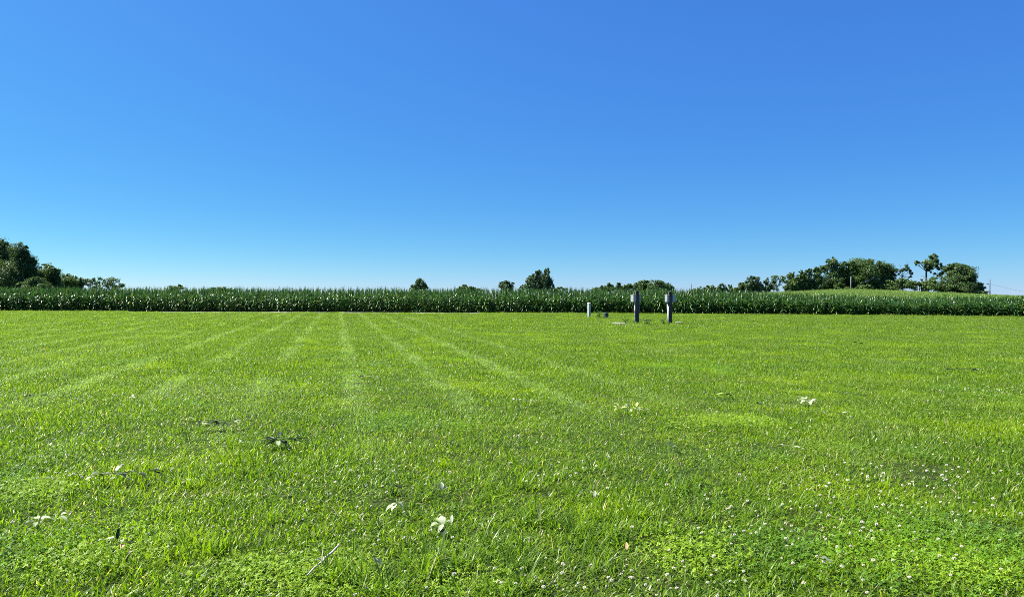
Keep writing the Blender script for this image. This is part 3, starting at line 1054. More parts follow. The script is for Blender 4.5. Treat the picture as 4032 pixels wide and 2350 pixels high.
    tree('broadleaf_tree', 'right shoulder tree of the hill wood sloping down to the dying tree', 'tree', 321, [(3462, 1055, 36, 22), (3492, 1070, 26, 22), (3475, 1100, 40, 32)], 'tree_dark', 1.9)
    tree('bush', 'bright small bush at the foot of the spiky hill tree', 'bush', 312, [(3306, 1128, 16, 11), (3330, 1138, 20, 8)], 'tree_light')
    tree('bush', 'rounded bush at the foot of the broad dome tree', 'bush', 312, [(3390, 1134, 22, 10), (3420, 1130, 14, 10)], 'tree_light')
    tree('dying_tree', 'half-dead tree with bare grey twigs sticking out of its top', 'tree', 320, [(3538, 1066, 13, 12), (3574, 1055, 14, 12), (3526, 1076, 13, 11), (3588, 1070, 8, 14), (3555, 1062, 14, 9), (3585, 1090, 8, 6)], 'tree_blue', 1.3, trunk=(3552, 1090),
         bare=((3573, 1062, 3575, 1022), (3550, 1064, 3540, 1036), (3552, 1080, 3556, 1048), (3553, 1088, 3592, 1098)))
    tree('bush', 'grey green thicket under the shoulder tree of the hill wood', 'bush', 314, [(3500, 1124, 28, 20)], 'tree_mid')
    tree('bush', 'bright green thicket below the half-dead tree', 'bush', 312, [(3552, 1122, 30, 22), (3562, 1106, 16, 10), (3530, 1138, 30, 10)], 'tree_light')
    tree('bush', 'low thicket between the half-dead tree and the broken stump', 'bush', 313, [(3600, 1127, 26, 18)], 'tree_mid')
    tree('lone_tree', 'tall lone tree with bare trunk and uneven windswept crown on the hill', 'tree', 320,
         [(3673, 1013, 16, 14), (3668, 1035, 24, 18), (3655, 1051, 18, 14), (3692, 1036, 14, 14), (3640, 1041, 13, 10), (3622, 1033, 11, 8), (3607, 1038, 9, 11), (3662, 1061, 12, 10), (3701, 1049, 9, 7), (3684, 1008, 9, 8), (3648, 1030, 12, 9)],
         'tree_mid', 1.9, trunk=(3647, 1068), bare=((3645, 1098, 3628, 1084),), tr_r=.42)
    tree('bush', 'rounded bush around the foot of the tall lone tree', 'bush', 313, [(3645, 1130, 22, 16), (3668, 1122, 22, 22)], 'tree_light')
    tree('open_tree', 'small layered tree with visible stem right of the lone tree', 'tree', 318, [(3700, 1058, 15, 9), (3690, 1080, 16, 12), (3672, 1098, 14, 12), (3712, 1080, 8, 12), (3668, 1110, 14, 8), (3717, 1052, 5, 5)], 'tree_dark', 1.3, trunk=(3706, 1085), tr_r=.22)
    tree('broadleaf_tree', 'big round dark tree spreading to the ground at the right end of the wood', 'tree', 315,
         [(3772, 1053, 34, 18), (3745, 1068, 24, 22), (3792, 1072, 36, 28), (3755, 1100, 40, 30), (3808, 1092, 28, 28), (3770, 1130, 56, 22), (3838, 1132, 28, 22), (3822, 1112, 22, 20), (3856, 1146, 16, 9), (3722, 1130, 28, 22)], 'tree_dark', 2.4)
    tree('bush', 'tiny low bush straggling out right of the big round dark tree', 'bush', 315, [(3876, 1154, 10, 4)], 'tree_mid')


build_trees()


def build_stump():
    Y = 317
    b = at(3629, 1150, Y)
    z = float(terrain(b.x, Y))
    h = at(3629, 1098, Y).z - z
    root = empty('dead_stump', (b.x, Y, z), 'dark broken-off trunk stub left of the tall lone tree', 'tree stump')
    mb = MB()
    mb.tube([(0, 0, -.2), (.1, 0, h * .5), (0, 0, h * .9)], [.42, .36, .34], 8)
    mb.tube([(0, 0, h * .88), (.3, 0, h * .95), (.55, .1, h)], [.34, .3, .16], 7)
    mb.tube([(0, 0, h * .88), (-.35, 0, h * .97), (-.55, .1, h * 1.0)], [.32, .26, .14], 7)
    mb.build('trunk', M['bark'], root, smooth=True)
    mb = MB()
    mb.tube([(-1.1, 0, 0), (-1.0, 0, h * .55), (-1.15, 0, h * .72)], [.2, .18, .13], 6)
    mb.build('broken_stem', M['bark'], root, smooth=True)


build_stump()


# ------------------------------------------------------------------ poles and wires
def pole(label, x, ytop, Y, mat, r=.13, arm=False):
    t = at(x, ytop, Y)
    z = float(terrain(t.x, Y))
    root = empty('utility_pole', (t.x, Y, z), label, 'utility pole')
    mb = MB()
    h = t.z - z
    mb.tube([(0, 0, -.3), (.02, 0, h * .5), (.03, 0, h)], [r * 1.2, r, r * .8], 10)
    mb.build('shaft', M[mat], root, smooth=True)
    mb = MB()
    mb.tube([(.03, 0, h), (.03, 0, h + .12), (.03, 0, h + .2)], [r * .3, r * .45, r * .15], 8)
    mb.build('insulator', M['lamp_grey'], root, smooth=True)
    return t


def wire(label, a, b, sag, r=.035):
    mb = MB()
    a, b = Vector(a), Vector(b)
    pts = []
    for i in range(15):
        t = i / 14
        pts.append(a.lerp(b, t) - Vector((0, 0, sag * 4 * t * (1 - t))))
    mb.tube([p - a for p in pts], r, 5)
    return tag(mb.build('power_wire', M['wire'], loc=a), label, 'wire')


pole('thin dark utility pole above the corn right of the hookup posts', 2722, 1119, 300, 'pole_dark', .14)
pole('pale straight utility pole in front of the hill wood', 3350.5, 1088, 295, 'pole_wood', .135)
pt = pole('slim grey utility pole alone on the slope right of the wood', 3898, 1100, 320, 'pole_dark', .17)
a = at(3898, 1118, 320)
wire('thin wire sloping down to the right from the slim grey pole', a, at(4300, 1178, 300), 1.2, .03)
wire('wire running left from the slim grey pole into the big round tree', a + Vector((-.2, 0, 0)), at(3845, 1121, 318), .1, .045)
mb = MB()
q = at(3889, 1119, 320)
mb.tube([(-.45, 0, -.02), (-.4, 0, 0), (.4, 0, .05), (.45, 0, .06)], [.08, .19, .19, .08], 8)
tag(mb.build('wire_splice', M['lamp_grey'], loc=q), 'small dark fitting clamped on the wire just left of the slim grey pole', 'wire fitting')
wire('faint wire crossing low over the corn beside the thin dark pole', at(2600, 1142, 302), at(2722, 1143, 300), .3, .018)


# ------------------------------------------------------------------ hookup posts, pedestals
def rot_m(a, loc=(0, 0, 0)):
    return Matrix.Translation(loc) @ Matrix.Rotation(a, 4, 'Z')


def hookup_post(label, x, ybase, ytop, boxes, conduits, tilt=0):
    g = ground(x, ybase)
    h = EYE + (ray(x, ytop).z / ray(x, ytop).y) * g.y
    root = empty('hookup_post', (g.x, g.y, 0), label, 'utility post', 'electric hookup posts on the lawn', math.radians(5))
    root.rotation_euler.y = tilt
    w = .092
    mb = MB()
    zs = [-.1, h * .3, h * .65, h - .02, h]
    ring = []
    for i, z in enumerate(zs):                            # squared timber, slightly uneven, worn top
        e = w * (1 + .025 * math.sin(i * 2.3)) - (.012 if i == 4 else 0)
        b = .012
        ring += [(-e + b, -e, z), (e - b, -e, z), (e, -e + b, z), (e, e - b, z), (e - b, e, z), (-e + b, e, z), (-e, e - b, z), (-e, -e + b, z)]
    fs = []
    for i in range(4):
        for k in range(8):
            fs.append((i * 8 + k, i * 8 + (k + 1) % 8, i * 8 + 8 + (k + 1) % 8, i * 8 + 8 + k))
    fs.append(tuple(32 + k for k in range(8)))
    mb.add(ring, fs)
    mb.build('timber', M['post_wood'], root)
    for (bx, by, bz, bw, bd, bh, ba) in boxes:
        m = rot_m(math.radians(ba), (bx, by, bz))
        mb = MB()
        mb.box((-bw / 2, -bd / 2, 0), (bw / 2, bd / 2, bh), 0, .014, m)
        o = mb.build('outlet_box', M['box_metal'], root)
        mb = MB()
        mb.box((-bw / 2 - .012, -bd / 2 - .02, bh + .002), (bw / 2 + .012, bd / 2 + .01, bh + .028), 0, .01, m)
        mb.box((-bw / 2 + .02, -bd / 2 - .014, .05), (bw / 2 - .02, -bd / 2 - .002, bh - .02), 0, .005, m)
        mb.build('cover', M['box_lid'], o)
        mb = MB()
        for hx in (-.3, .3):
            mb.tube([m @ Vector((hx * bw, -bd / 2 - .02, bh * .35)), m @ Vector((hx * bw, -bd / 2 - .013, bh * .35))], .012, 8)
        mb.build('latch', M['lamp_grey'], o)
    for (cx, cy, z0, z1, r, dx) in conduits:
        mb = MB()
        mb.tube([(cx + dx, cy, -.05), (cx + dx * .7, cy, z0 + (z1 - z0) * .4), (cx, cy, z1)], r, 10)
        mb.build('conduit', M['pvc'], root, smooth=True)
    return root, h


P1, h1 = hookup_post('left squared timber hookup post with box arms and a brown vine on its side', 2508, 1276, 1144.5,
                     [(-.195, .01, 1.20, .20, .26, .37, 24), (.145, .03, 1.24, .10, .18, .33, 0)], [(-.128, -.03, 0, 1.2, .034, 0), (.115, .03, 0, 1.24, .016, 0)])  # left conduit widened and whitened to double as the timber's sunlit strip
P2, h2 = hookup_post('right squared timber hookup post with a double white pipe down its left', 2638, 1277, 1148,
                     [(-.165, -.01, 1.20, .16, .22, .36, 22), (.20, .02, 1.19, .20, .2, .38, 0)], [(-.15, .0, 0, 1.2, .030, .04), (-.118, -.07, 0, .98, .022, .02), (.11, .05, 0, 1.19, .014, 0)])


def vine():
    r = random.Random(4)
    root = empty('dry_vine', P1.location + Vector((-.13, -.02, 0)), 'reddish brown dry vine clinging to the left hookup post', 'vine')
    mb = MB()
    mb.tube([(0, 0, .02), (-.03, -.03, .4), (.0, -.05, .62), (-.06, -.05, .75), (-.03, -.05, .9)], .006, 5)
    mb.build('stem', M['rust_vine'], root, smooth=True)
    mb = MB()
    for i in range(40):
        c = Vector((-.05 + r.gauss(0, .04), -.05 + r.gauss(0, .02), r.gauss(.68, .11)))
        u = Vector((r.gauss(0, 1), r.gauss(0, 1), r.gauss(0, 1))).normalized() * .03
        v = u.cross(Vector((r.gauss(0, 1), r.gauss(0, 1), r.gauss(0, 1)))).normalized() * .014
        mb.add([c - u, c - v, c + u, c + v], [(0, 1, 2, 3)], 0, r.random())
    mb.build('foliage', M['rust_vine'], root)


vine()


def pedestal():
    g = ground(2319, 1252)
    h = 1.04
    root = empty('utility_pedestal', g, 'slim white utility pedestal with a domed cap left of the green box', 'utility pedestal', None, math.radians(38))
    w = .088
    mb = MB()
    mb.box((-w, -w, -.05), (w, w, h - .06), 0, .012)
    mb.build('body', M['pedestal_paint'], root)
    mb = MB()
    v = []
    for (e, z) in ((w + .008, h - .058), (w + .008, h - .02), (w * .8, h), (w * .3, h + .012)):
        v += [(-e, -e, z), (e, -e, z), (e, e, z), (-e, e, z)]
    f = [(i * 4 + k, i * 4 + (k + 1) % 4, i * 4 + 4 + (k + 1) % 4, i * 4 + 4 + k) for i in range(3) for k in range(4)] + [(12, 13, 14, 15), (3, 2, 1, 0)]
    mb.add(v, f)
    mb.build('cap', M['pvc'], root)
    mb = MB()
    mb.box((-w - .004, -w - .004, .28), (w + .004, w + .004, .30), 0, .003)
    mb.build('band', M['box_metal'], root)


pedestal()


def green_box():
    g = ground(2386, 1254)
    root = empty('utility_box', g, 'short dark green utility box with a pale lid beside a weed', 'utility box', None, math.radians(26))
    w, h = .125, .40
    mb = MB()
    mb.box((-w, -w, -.05), (w, w, h - .07), 0, .015)
    mb.build('body', M['green_plastic'], root)
    mb = MB()
    v = []
    for (e, z) in ((w + .012, h - .07), (w + .012, h - .03), (w * .85, h), (w * .4, h + .01)):
        v += [(-e, -e, z), (e, -e, z), (e, e, z), (-e, e, z)]
    f = [(i * 4 + k, i * 4 + (k + 1) % 4, i * 4 + 4 + (k + 1) % 4, i * 4 + 4 + k) for i in range(3) for k in range(4)] + [(12, 13, 14, 15), (3, 2, 1, 0)]
    mb.add(v, f)
    mb.build('lid', M['green_plastic'], root)


green_box()


def pad(label, x, y, rx, ry, z, seed):
    r = random.Random(seed)
    g = ground(x, y)
    mb = MB()
    n = 14
    rim = [(math.cos(2 * PI * k / n) * rx * r.uniform(.9, 1.06), math.sin(2 * PI * k / n) * ry * r.uniform(.9, 1.06)) for k in range(n)]
    v = [(a, b, -.03) for a, b in rim] + [(a, b, z * .8) for a, b in rim] + [(a * .92, b * .92, z) for a, b in rim]
    f = [(i * n + k, i * n + (k + 1) % n, i * n + n + (k + 1) % n, i * n + n + k) for i in range(2) for k in range(n)] + [tuple(2 * n + k for k in range(n))]
    mb.add(v, f)
    return tag(mb.build('concrete_pad', M['concrete'], loc=g), label, 'concrete pad', 'concrete pads beside the hookup posts')


pad('wider flat concrete pad in the grass left of the left hookup post', 2438, 1278, .38, .9, .10, 1)
pad('small pale concrete lump in the grass right of the right hookup post', 2674, 1275, .19, .45, .11, 2)


# ------------------------------------------------------------------ weeds, fallen leaves and twigs
def leaf_shape(mb, base, d, up, L, Wd, curl, r, mi=0, t=.5):
    """ovate leaf, folded a little along its midrib and curled along its length"""
    d = d.normalized()
    side = d.cross(up).normalized()
    nrm = side.cross(d).normalized()
    vs, ns = [], 6
    p = base.copy()
    a = 0
    fold = r.uniform(.15, .75)
    for k in range(ns + 1):
        q = k / ns
        w = Wd * .5 * (math.sin(PI * min(1, q * .92 + .04)) ** .8) * (1.15 - .45 * q)
        if k:
            a += curl / ns
            p = p + (d * math.cos(a) - nrm * math.sin(a)) * (L / ns)
        n2 = nrm * math.cos(a) + d * math.sin(a)
        j = r.uniform(-.13, .13) * Wd
        vs += [p - side * w + n2 * (w * fold + j), p, p + side * w + n2 * (w * fold - j)]
    fs = []
    for k in range(ns):
        i = 3 * k
        fs += [(i, i + 1, i + 4, i + 3), (i + 1, i + 2, i + 5, i + 4)]
    mb.add(vs, fs, mi, t)


def weed(label, x, y, h, n, seed, mat='weed', spread=.5):
    r = random.Random(seed)
    g = ground(x, y)
    root = empty('weed', g, label, 'weed')
    st, lf = MB(), MB()
    for i in range(max(2, n // 7)):
        a = r.uniform(0, 6.28)
        e = Vector((math.cos(a) * h * spread * r.uniform(.2, .8), math.sin(a) * h * spread * .5, h * r.uniform(.7, 1)))
        st.tube([(0, 0, 0), e * .5 + Vector((0, 0, .04 * h)), e], [.006, .005, .003], 5)
        for k in range(7):
            b = e * (.3 + .7 * k / 6)
            a2 = a + k * 2.4
            d = Vector((math.cos(a2), math.sin(a2), r.uniform(-.1, .5)))
            leaf_shape(lf, b, d, Vector((0, 0, 1)), h * r.uniform(.28, .5), h * r.uniform(.12, .2), r.uniform(.2, .9), r, 0, r.random())
    st.build('stem', M['green_stem'], root, smooth=True)
    lf.build('foliage', M[mat], root, smooth=True)


weed('leafy weed between the white pedestal and the green box', 2357, 1255, .5, 28, 1)
weed('dark leafy weed standing between the two hookup posts', 2548, 1280, .42, 35, 2, 'weed', .6)
weed('straggly pale weed between the wide concrete pad and the left post', 2470, 1277, .42, 21, 3, 'weed', 1.1)
weed('low grassy weed at the left foot of the right hookup post', 2614, 1278, .34, 28, 4, 'weed', 1.0)
weed('small weed at the foot of the white pedestal', 2314, 1254, .22, 14, 5, 'weed', .9)
weed('small weed hugging the right foot of the left post', 2521, 1272, .3, 14, 6, 'weed', .6)


def fallen(name, label, cat, x, y, specs, stem=None, z=.05, group=None):
    """specs: leaves as (dx, dy, dz, heading deg, length, width, curl, pitch, material); stem: list of points"""
    r = random.Random(hash(label) % 1000 if False else sum(map(ord, label)))
    g = ground(x, y)
    root = empty(name, (g.x, g.y, z + (.03 if name == 'fallen_branch' else .012)), label, cat, group)
    root.scale = (.74, .74, .74) if name == 'fallen_leaf' else (.95, .95, .95)
    if stem:
        mb = MB()
        n = len(stem)
        mb.tube(stem, [.0038 - .002 * i / (n - 1) for i in range(n)], 5)
        mb.build('stem', M['green_stem'], root, smooth=True)
    if name == 'fallen_branch':
        specs = specs + [(dx + r.gauss(0, .06), dy + r.gauss(0, .05), dz - .01, hd + r.uniform(-70, 70), L * r.uniform(.7, 1), Wd, curl, pitch + 8, DL) for (dx, dy, dz, hd, L, Wd, curl, pitch, mt) in specs for _q in range(2) if r.random() < .8]  # extra dark leaves added to stand in for shadow inside the heap
    for (dx, dy, dz, hd, L, Wd, curl, pitch, mt) in specs:
        mb = MB()
        a, p = math.radians(hd), math.radians(pitch)
        d = Vector((math.cos(a) * math.cos(p), math.sin(a) * math.cos(p), math.sin(p)))
        leaf_shape(mb, Vector((dx, dy, dz)), d, Vector((0, 0, 1)), L, Wd, curl, r, 0, r.random())
        mb.build('leaf', M[mt], root, smooth=True)
    return root


PL, GL, DL, YL, TL = 'pale_leaf', 'grey_leaf', 'dark_leaf', 'yellow_leaf', 'tan_leaf'
fallen('fallen_leaf_spray', 'large pale leaf spray spread like a flower on the right of the lawn', 'leaves', 3174, 1600,
       [(0, 0, .05, 100, .12, .09, .9, 20, PL), (0, -.02, .04, 170, .15, .07, .7, 12, PL), (-.01, -.05, .03, 200, .12, .07, .8, 5, PL), (.02, -.04, .03, 330, .13, .08, .9, 15, PL),
        (-.01, -.10, .02, 262, .12, .09, .8, 8, PL), (.10, .02, .03, 10, .08, .07, .9, 25, PL), (0, 0, .02, 215, .13, .06, .5, 0, GL)], [(0, 0, .04), (.07, .01, .03), (.15, .02, .0)], .05)
fallen('fallen_twig', 'thin twig with small dark leaves just right of the big pale leaf spray', 'twig', 3265, 1648,
       [(-.2, .02, .02, 120, .06, .035, .5, 20, DL), (-.1, 0, .02, 300, .06, .03, .5, 10, GL), (.0, -.01, .02, 60, .07, .035, .5, 15, DL), (.08, -.04, .02, 320, .07, .03, .6, 5, DL), (.15, -.06, .02, 20, .07, .035, .5, 25, PL), (.14, -.08, .02, 280, .08, .03, .5, 5, DL)],
       [(-.24, .03, .03), (-.1, .01, .03), (.05, -.02, .025), (.18, -.08, .01)], .05)
fallen('fallen_leaf_spray', 'yellowish leaf spray lying left of centre in the middle right lawn', 'leaves', 2490, 1632,
       [(-.18, .03, .03, 110, .09, .035, .4, 50, YL), (-.2, .0, .03, 150, .07, .03, .5, 30, YL), (-.2, -.05, .02, 220, .08, .03, .5, 5, YL), (-.07, .02, .04, 120, .07, .05, .7, 35, PL), (-.08, -.02, .03, 190, .08, .05, .6, 15, YL),
        (-.02, -.02, .03, 320, .08, .04, .7, 15, YL), (.06, .03, .04, 70, .09, .045, .5, 50, YL), (.08, .0, .03, 20, .08, .04, .7, 20, YL), (.05, -.06, .02, 0, .1, .035, .5, 5, PL), (.16, -.04, .02, 340, .07, .04, .7, 10, PL), (-.03, -.08, .02, 260, .07, .04, .6, 0, PL)],
       [(-.2, 0, .02), (0, -.01, .03), (.2, -.05, .01)], .05)
fallen('fallen_branch', 'dark leafy branch tip heaped with curled leaves left of the lawn centre', 'branch', 1098, 1772,
       [(0, .02, .05, 120, .1, .05, .8, 30, DL), (.02, 0, .04, 200, .12, .04, .7, 10, GL), (-.02, -.02, .03, 190, .16, .03, .4, 2, DL), (-.05, .0, .04, 160, .13, .035, .5, 12, GL), (.08, .0, .03, 10, .1, .045, .6, 12, DL), (.15, .0, .03, 40, .09, .03, .4, 25, DL),
        (.16, -.01, .02, 345, .1, .035, .5, 8, DL), (.18, .02, .03, 20, .1, .03, .4, 12, DL), (.02, -.05, .02, 280, .09, .06, .7, 5, PL), (.05, -.05, .02, 310, .1, .05, .6, 0, DL), (-.1, .03, .03, 140, .1, .04, .6, 15, DL)],
       [(-.2, -.01, .02), (0, 0, .04), (.1, 0, .03), (.24, .02, .03)], .05)
fallen('fallen_leaf', 'pale crumpled leaf scraps left of the dark branch tip', 'leaf', 958, 1770,
       [(0, 0, .02, 170, .07, .04, .8, 20, PL), (.05, 0, .02, 30, .07, .045, .9, 20, PL), (-.05, .02, .02, 110, .05, .025, .5, 40, PL)], None, .045)
fallen('fallen_branch', 'thin stalked branch of pale and dark leaves upper left of the dark branch tip', 'branch', 862, 1700,
       [(.16, .05, .03, 10, .1, .035, .6, 15, PL), (.15, .03, .03, 345, .1, .035, .6, 8, PL), (-.14, .03, .03, 200, .08, .035, .6, 15, PL), (-.15, -.02, .02, 240, .09, .03, .5, 0, PL), (-.06, -.03, .03, 60, .1, .06, .7, 25, YL), (-.1, .0, .03, 280, .1, .04, .6, 0, DL),
        (-.03, .03, .03, 200, .09, .04, .5, 5, DL), (.1, -.03, .02, 300, .1, .035, .5, 5, DL), (.02, -.02, .02, 250, .08, .04, .5, 5, DL), (-.08, -.08, .02, 200, .08, .05, .6, 10, PL)],
       [(-.2, .05, .05), (-.05, .04, .05), (.05, -.01, .04), (-.02, -.09, .02)], .05)
fallen('fallen_twig', 'long pale twig of drooping grey leaves slanting across the left lawn', 'twig', 462, 1912,
       [(-.18, -.03, .02, 250, .08, .03, .5, 10, PL), (-.12, -.02, .04, 230, .09, .06, 1.0, 30, GL), (-.05, -.01, .03, 200, .09, .05, .7, 15, GL), (-.02, .01, .05, 70, .1, .05, .6, 50, GL), (.02, -.01, .03, 340, .08, .05, .9, 15, PL), (.08, .0, .04, 200, .09, .05, .8, 15, GL),
        (.13, .02, .04, 170, .1, .06, .8, 15, GL), (.17, .04, .03, 320, .08, .05, .6, 5, DL), (.22, .08, .04, 20, .12, .035, .5, 8, DL), (.25, .09, .03, 350, .1, .035, .6, 3, DL)],
       [(-.24, -.04, .02), (-.1, -.02, .04), (.1, .01, .05), (.2, .06, .05), (.27, .1, .03)], .05)
fallen('fallen_leaf', 'broad white leaf bent over near the left edge of the lawn', 'leaf', 150, 2092,
       [(0, 0, .02, 150, .10, .07, 1.0, 25, PL), (.03, -.01, .03, 20, .09, .075, .7, 15, PL), (.01, -.05, .01, 300, .07, .04, .6, 5, PL), (-.02, -.02, .01, 200, .09, .05, 1.1, 20, GL)], None, .05)
fallen('fallen_leaf', 'narrow folded white leaf right of the broad bent white leaf', 'leaf', 238, 2082,
       [(-.01, .02, .03, 60, .06, .045, .8, 35, PL), (0, 0, .03, 330, .12, .035, .9, 8, PL), (-.03, -.01, .02, 270, .06, .02, .4, 5, GL)], [(-.06, .01, .04), (0, .01, .035)], .05)
fallen('fallen_leaf', 'curled white leaf with an upright dark green leaf at the lower left', 'leaf', 450, 2172,
       [(0, 0, .03, 165, .10, .05, .8, 12, PL), (.02, .01, .02, 95, .09, .035, .2, 75, DL), (-.08, .01, .02, 190, .05, .03, .6, 10, PL), (.05, -.02, .02, 320, .05, .035, .7, 10, PL), (.03, -.05, .0, 250, .08, .045, .6, 0, DL), (.08, -.04, .0, 300, .07, .04, .6, 0, TL), (.1, -.02, .0, 10, .08, .05, .6, 0, DL)], None, .045)
fallen('fallen_leaf', 'pair of narrow white folded leaves left of the white butterfly-shaped leaf', 'leaf', 1556, 2032,
       [(.0, .02, .05, 225, .12, .045, .5, -8, PL), (.01, .0, .04, 245, .09, .04, .5, -8, PL), (.02, .02, .05, 320, .08, .03, .5, 0, GL), (.04, .0, .03, 330, .06, .025, .6, 0, PL)], [(.0, .08, .07), (.01, .02, .05)], .04)
fallen('fallen_leaf', 'bright white butterfly-shaped leaf standing up in the near lawn', 'leaf', 1732, 2115,
       [(.02, 0, .02, 115, .12, .09, .7, 40, PL), (0, -.01, .03, 190, .09, .06, 1.1, 20, PL), (.03, -.01, .03, 250, .1, .04, .9, 5, PL), (.05, .02, .04, 20, .05, .03, .5, 20, PL), (.09, .05, .02, 85, .08, .035, .4, 60, PL), (.02, -.03, .0, 280, .1, .06, .6, 0, DL)], None, .05)
fallen('fallen_leaf', 'grey green leaf standing on its edge right of the near lawn centre', 'leaf', 1738, 1962,
       [(0, 0, .02, 100, .09, .06, .5, 55, GL), (.02, 0, .02, 40, .06, .045, .6, 30, PL)], None, .04)
fallen('fallen_leaf', 'rounded dark green leaf lying flat above the white folded pair', 'leaf', 1542, 1948, [(0, 0, .03, 150, .10, .085, .9, 12, DL), (.03, -.02, .02, 340, .09, .06, .7, 8, DL)], None, .045)
fallen('fallen_leaf', 'pale upright leaf scrap beside long grass just right of the lawn centre', 'leaf', 2340, 2000, [(0, 0, .02, 75, .08, .04, .5, 55, PL), (.02, 0, .02, 50, .07, .02, .4, 50, PL)], None, .05)
fallen('fallen_leaf', 'small tan orange leaf tip poking from the grass at the bottom', 'leaf', 2468, 2198, [(0, 0, .0, 85, .06, .03, .4, 60, TL)], None, .04)
fallen('fallen_leaf', 'large grey green leaf lying among white clover at the lower right', 'leaf', 3225, 2258, [(0, 0, .04, 310, .11, .05, .8, 15, GL)], None, .05)
fallen('fallen_leaf', 'dark folded leaf with a pale midrib in long grass at the bottom', 'leaf', 1478, 2265, [(0, 0, .04, 305, .11, .05, .5, 8, DL), (-.01, -.01, .04, 300, .1, .03, .5, 4, GL)], None, .055)
fallen('fallen_twig', 'small bare curved twig with pale leaf stubs at mid lawn', 'twig', 2050, 1602,
       [(-.1, .02, .03, 100, .06, .03, .5, 40, PL), (-.02, .01, .03, 60, .06, .03, .5, 30, PL), (.05, -.02, .03, 330, .07, .03, .6, 10, GL), (.12, -.03, .02, 30, .06, .03, .5, 20, PL)], [(-.15, .0, .03), (-.05, .02, .04), (.05, -.01, .04), (.16, -.05, .02)], .05)
fallen('fallen_leaf', 'dark leaf clump on the mown track left of the lawn centre', 'leaf', 1432, 1500, [(0, 0, .03, 160, .14, .08, .8, 15, DL), (.05, 0, .03, 10, .18, .05, .7, 12, PL), (.1, 0, .02, 340, .15, .05, .6, 8, DL)], None, .045)
fallen('fallen_leaf', 'dark leaf speck alone in the far right lawn', 'leaf', 3374, 1361, [(0, 0, .03, 120, .2, .12, .7, 30, DL), (.12, 0, .02, 20, .2, .07, .6, 10, DL)], None, .05)
fallen('fallen_branch', 'long dark leafless branch lying in the far right lawn', 'branch', 3790, 1478,
       [(.25, -.03, .03, 30, .12, .06, .6, 20, PL), (.18, -.02, .03, 330, .12, .06, .6, 10, DL), (-.2, .05, .03, 170, .15, .05, .5, 10, DL), (.05, 0, .03, 80, .12, .05, .6, 20, DL)], [(-.35, .06, .03), (-.1, .03, .05), (.1, .0, .04), (.3, -.05, .04)], .055)
fallen('fallen_leaf', 'yellow tan leaf over a dark one in the right middle lawn', 'leaf', 2850, 1572, [(0, 0, .03, 170, .13, .05, .6, 10, YL), (.02, -.04, .02, 340, .13, .06, .6, 8, DL)], None, .05)
fallen('fallen_leaf', 'dark triangular leaf in bright grass right of centre', 'leaf', 2998, 1617, [(0, 0, .03, 120, .11, .08, .6, 25, DL)], None, .045)
fallen('fallen_leaf', 'dark curled leaf left of the right middle lawn', 'leaf', 2640, 1786, [(0, 0, .03, 70, .1, .07, .5, 35, DL), (.02, -.02, .02, 320, .08, .05, .6, 10, GL)], None, .045)
fallen('fallen_twig', 'pale broken twig with a flat white leaf in the lower right lawn', 'twig', 3115, 1795, [(0, 0, .03, 335, .13, .04, .5, 8, PL), (-.06, .03, .03, 140, .07, .03, .5, 20, PL)], [(-.1, .05, .04), (0, .0, .04), (.1, -.05, .02)], .05)
fallen('fallen_leaf', 'small white star-like leaf in the left middle lawn', 'leaf', 520, 1586, [(0, 0, .02, 110, .09, .05, .5, 40, PL), (0, 0, .02, 340, .08, .035, .5, 10, PL), (0, 0, .02, 200, .07, .03, .5, 10, PL)], None, .05)
fallen('fallen_leaf', 'pale leaf lying flat left of the thin stalked branch', 'leaf', 735, 1675, [(0, 0, .03, 10, .11, .05, .6, 12, PL), (-.03, 0, .02, 190, .07, .04, .6, 8, PL)], None, .05)
fallen('fallen_leaf', 'little pinkish dry leaf far off on the left lawn', 'leaf', 158, 1385, [(0, 0, .03, 10, .2, .08, .6, 10, TL), (.05, 0, .03, 190, .15, .07, .6, 10, PL)], None, .05)
fallen('fallen_leaf', 'dark leaf pair far left beside pale clover specks', 'leaf', 160, 1580, [(0, 0, .03, 10, .14, .05, .6, 12, DL), (-.14, 0, .03, 190, .14, .06, .6, 8, DL)], None, .05)
fallen('fallen_leaf', 'dark leaf clump near the left edge below the clover specks', 'leaf', 188, 1775, [(0, 0, .03, 70, .09, .06, .6, 40, DL), (.02, 0, .02, 310, .08, .05, .6, 10, PL)], None, .045)


def stick():
    a, b = ground(1212, 2322), ground(1336, 2204)
    root = empty('stick', (a + b) / 2 + Vector((0, 0, .078)), 'pale broken stick lying slanted in the grass at the bottom', 'stick')
    d = (b - a) / 2
    n = Vector((-d.y, d.x, 0)).normalized()
    mb = MB()
    mb.tube([-d, -d * .55 + n * .008, -d * .1 - n * .002 + Vector((0, 0, .004)), d * .12 + n * .010, d * .55 + n * .004, d + Vector((0, 0, .012))], [.0045, .0055, .0058, .0068, .0062, .0052], 8)
    mb.build('shaft', M['stick_bark'], root, smooth=True)
    mb = MB()
    mb.tube([d * .1 + n * .008, d * .0 + n * .04, -d * .06 + n * .055], [.004, .003, .002], 6)
    mb.build('side_shoot', M['stick_bark'], root, smooth=True)


stick()

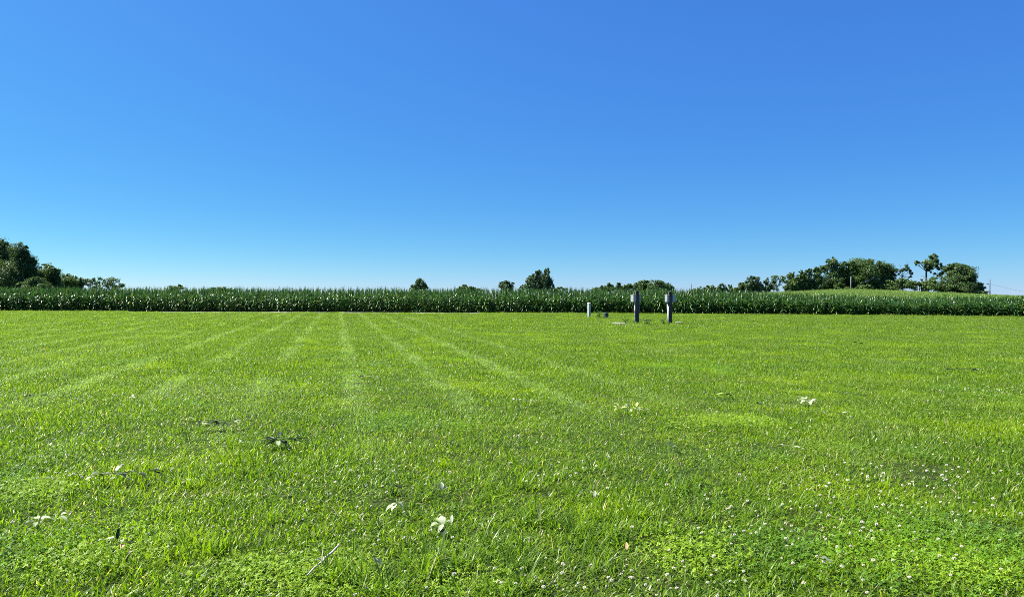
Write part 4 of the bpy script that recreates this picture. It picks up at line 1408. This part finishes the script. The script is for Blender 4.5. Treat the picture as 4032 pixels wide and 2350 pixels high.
# ------------------------------------------------------------------ light and sky
w = bpy.data.worlds.new("World")
SC.world = w
w.use_nodes = True
nt = w.node_tree
bg = nt.nodes['Background']
sky = nt.nodes.new('ShaderNodeTexSky')
sky.sky_type = 'NISHITA'
sky.sun_disc = False
sky.sun_elevation = SUN_EL
sky.sun_rotation = SUN_AZ
sky.air_density, sky.dust_density, sky.ozone_density = 1.0, 1.5, 3.0
sep = nt.nodes.new('ShaderNodeSeparateColor')
nt.links.new(sky.outputs[0], sep.inputs[0])
comb = nt.nodes.new('ShaderNodeCombineColor')
SKY_STRENGTH = .07
tcw = nt.nodes.new('ShaderNodeTexCoord')
sxw = nt.nodes.new('ShaderNodeSeparateXYZ')
nt.links.new(tcw.outputs['Generated'], sxw.inputs[0])
low = math_n(nt, 'EXPONENT', math_n(nt, 'MULTIPLY', math_n(nt, 'MAXIMUM', sxw.outputs[2], 0.0), -57.3 / 3.0))   # clear air whitening at the horizon
for ch, (g, k, hz) in enumerate(((.634, -3.055, 2.137), (.756, -2.084, 1.305), (.439, -.888, .574))):
    v = math_n(nt, 'POWER', sep.outputs[ch], g)
    v = math_n(nt, 'MULTIPLY', v, math.exp(k) / (2 ** EXPOSURE) / SKY_STRENGTH)
    v = math_n(nt, 'MULTIPLY', v, math_n(nt, 'EXPONENT', math_n(nt, 'MULTIPLY', low, hz)))
    nt.links.new(v, comb.inputs[ch])
nt.links.new(comb.outputs[0], bg.inputs[0])
bg.inputs[1].default_value = SKY_STRENGTH

sl = bpy.data.lights.new('sun', 'SUN')
sl.energy = 5.0
sl.angle = math.radians(.53)
sl.color = (1.0, .95, .86)
so = bpy.data.objects.new('sun', sl)
COL.objects.link(so)
sd = Vector((math.sin(SUN_AZ) * math.cos(SUN_EL), math.cos(SUN_AZ) * math.cos(SUN_EL), math.sin(SUN_EL)))
so.rotation_euler = sd.to_track_quat('Z', 'Y').to_euler()
so.location = (-30, 10, 40)

SC.view_settings.view_transform = 'Standard'
SC.view_settings.look = 'None'
SC.view_settings.exposure = EXPOSURE
SC.view_settings.gamma = 1
cy = SC.cycles
cy.max_bounces = 6
cy.diffuse_bounces = 3
cy.glossy_bounces = 2
cy.transmission_bounces = 4
cy.transparent_max_bounces = 4
cy.filter_width = .9
cy.use_denoising = False
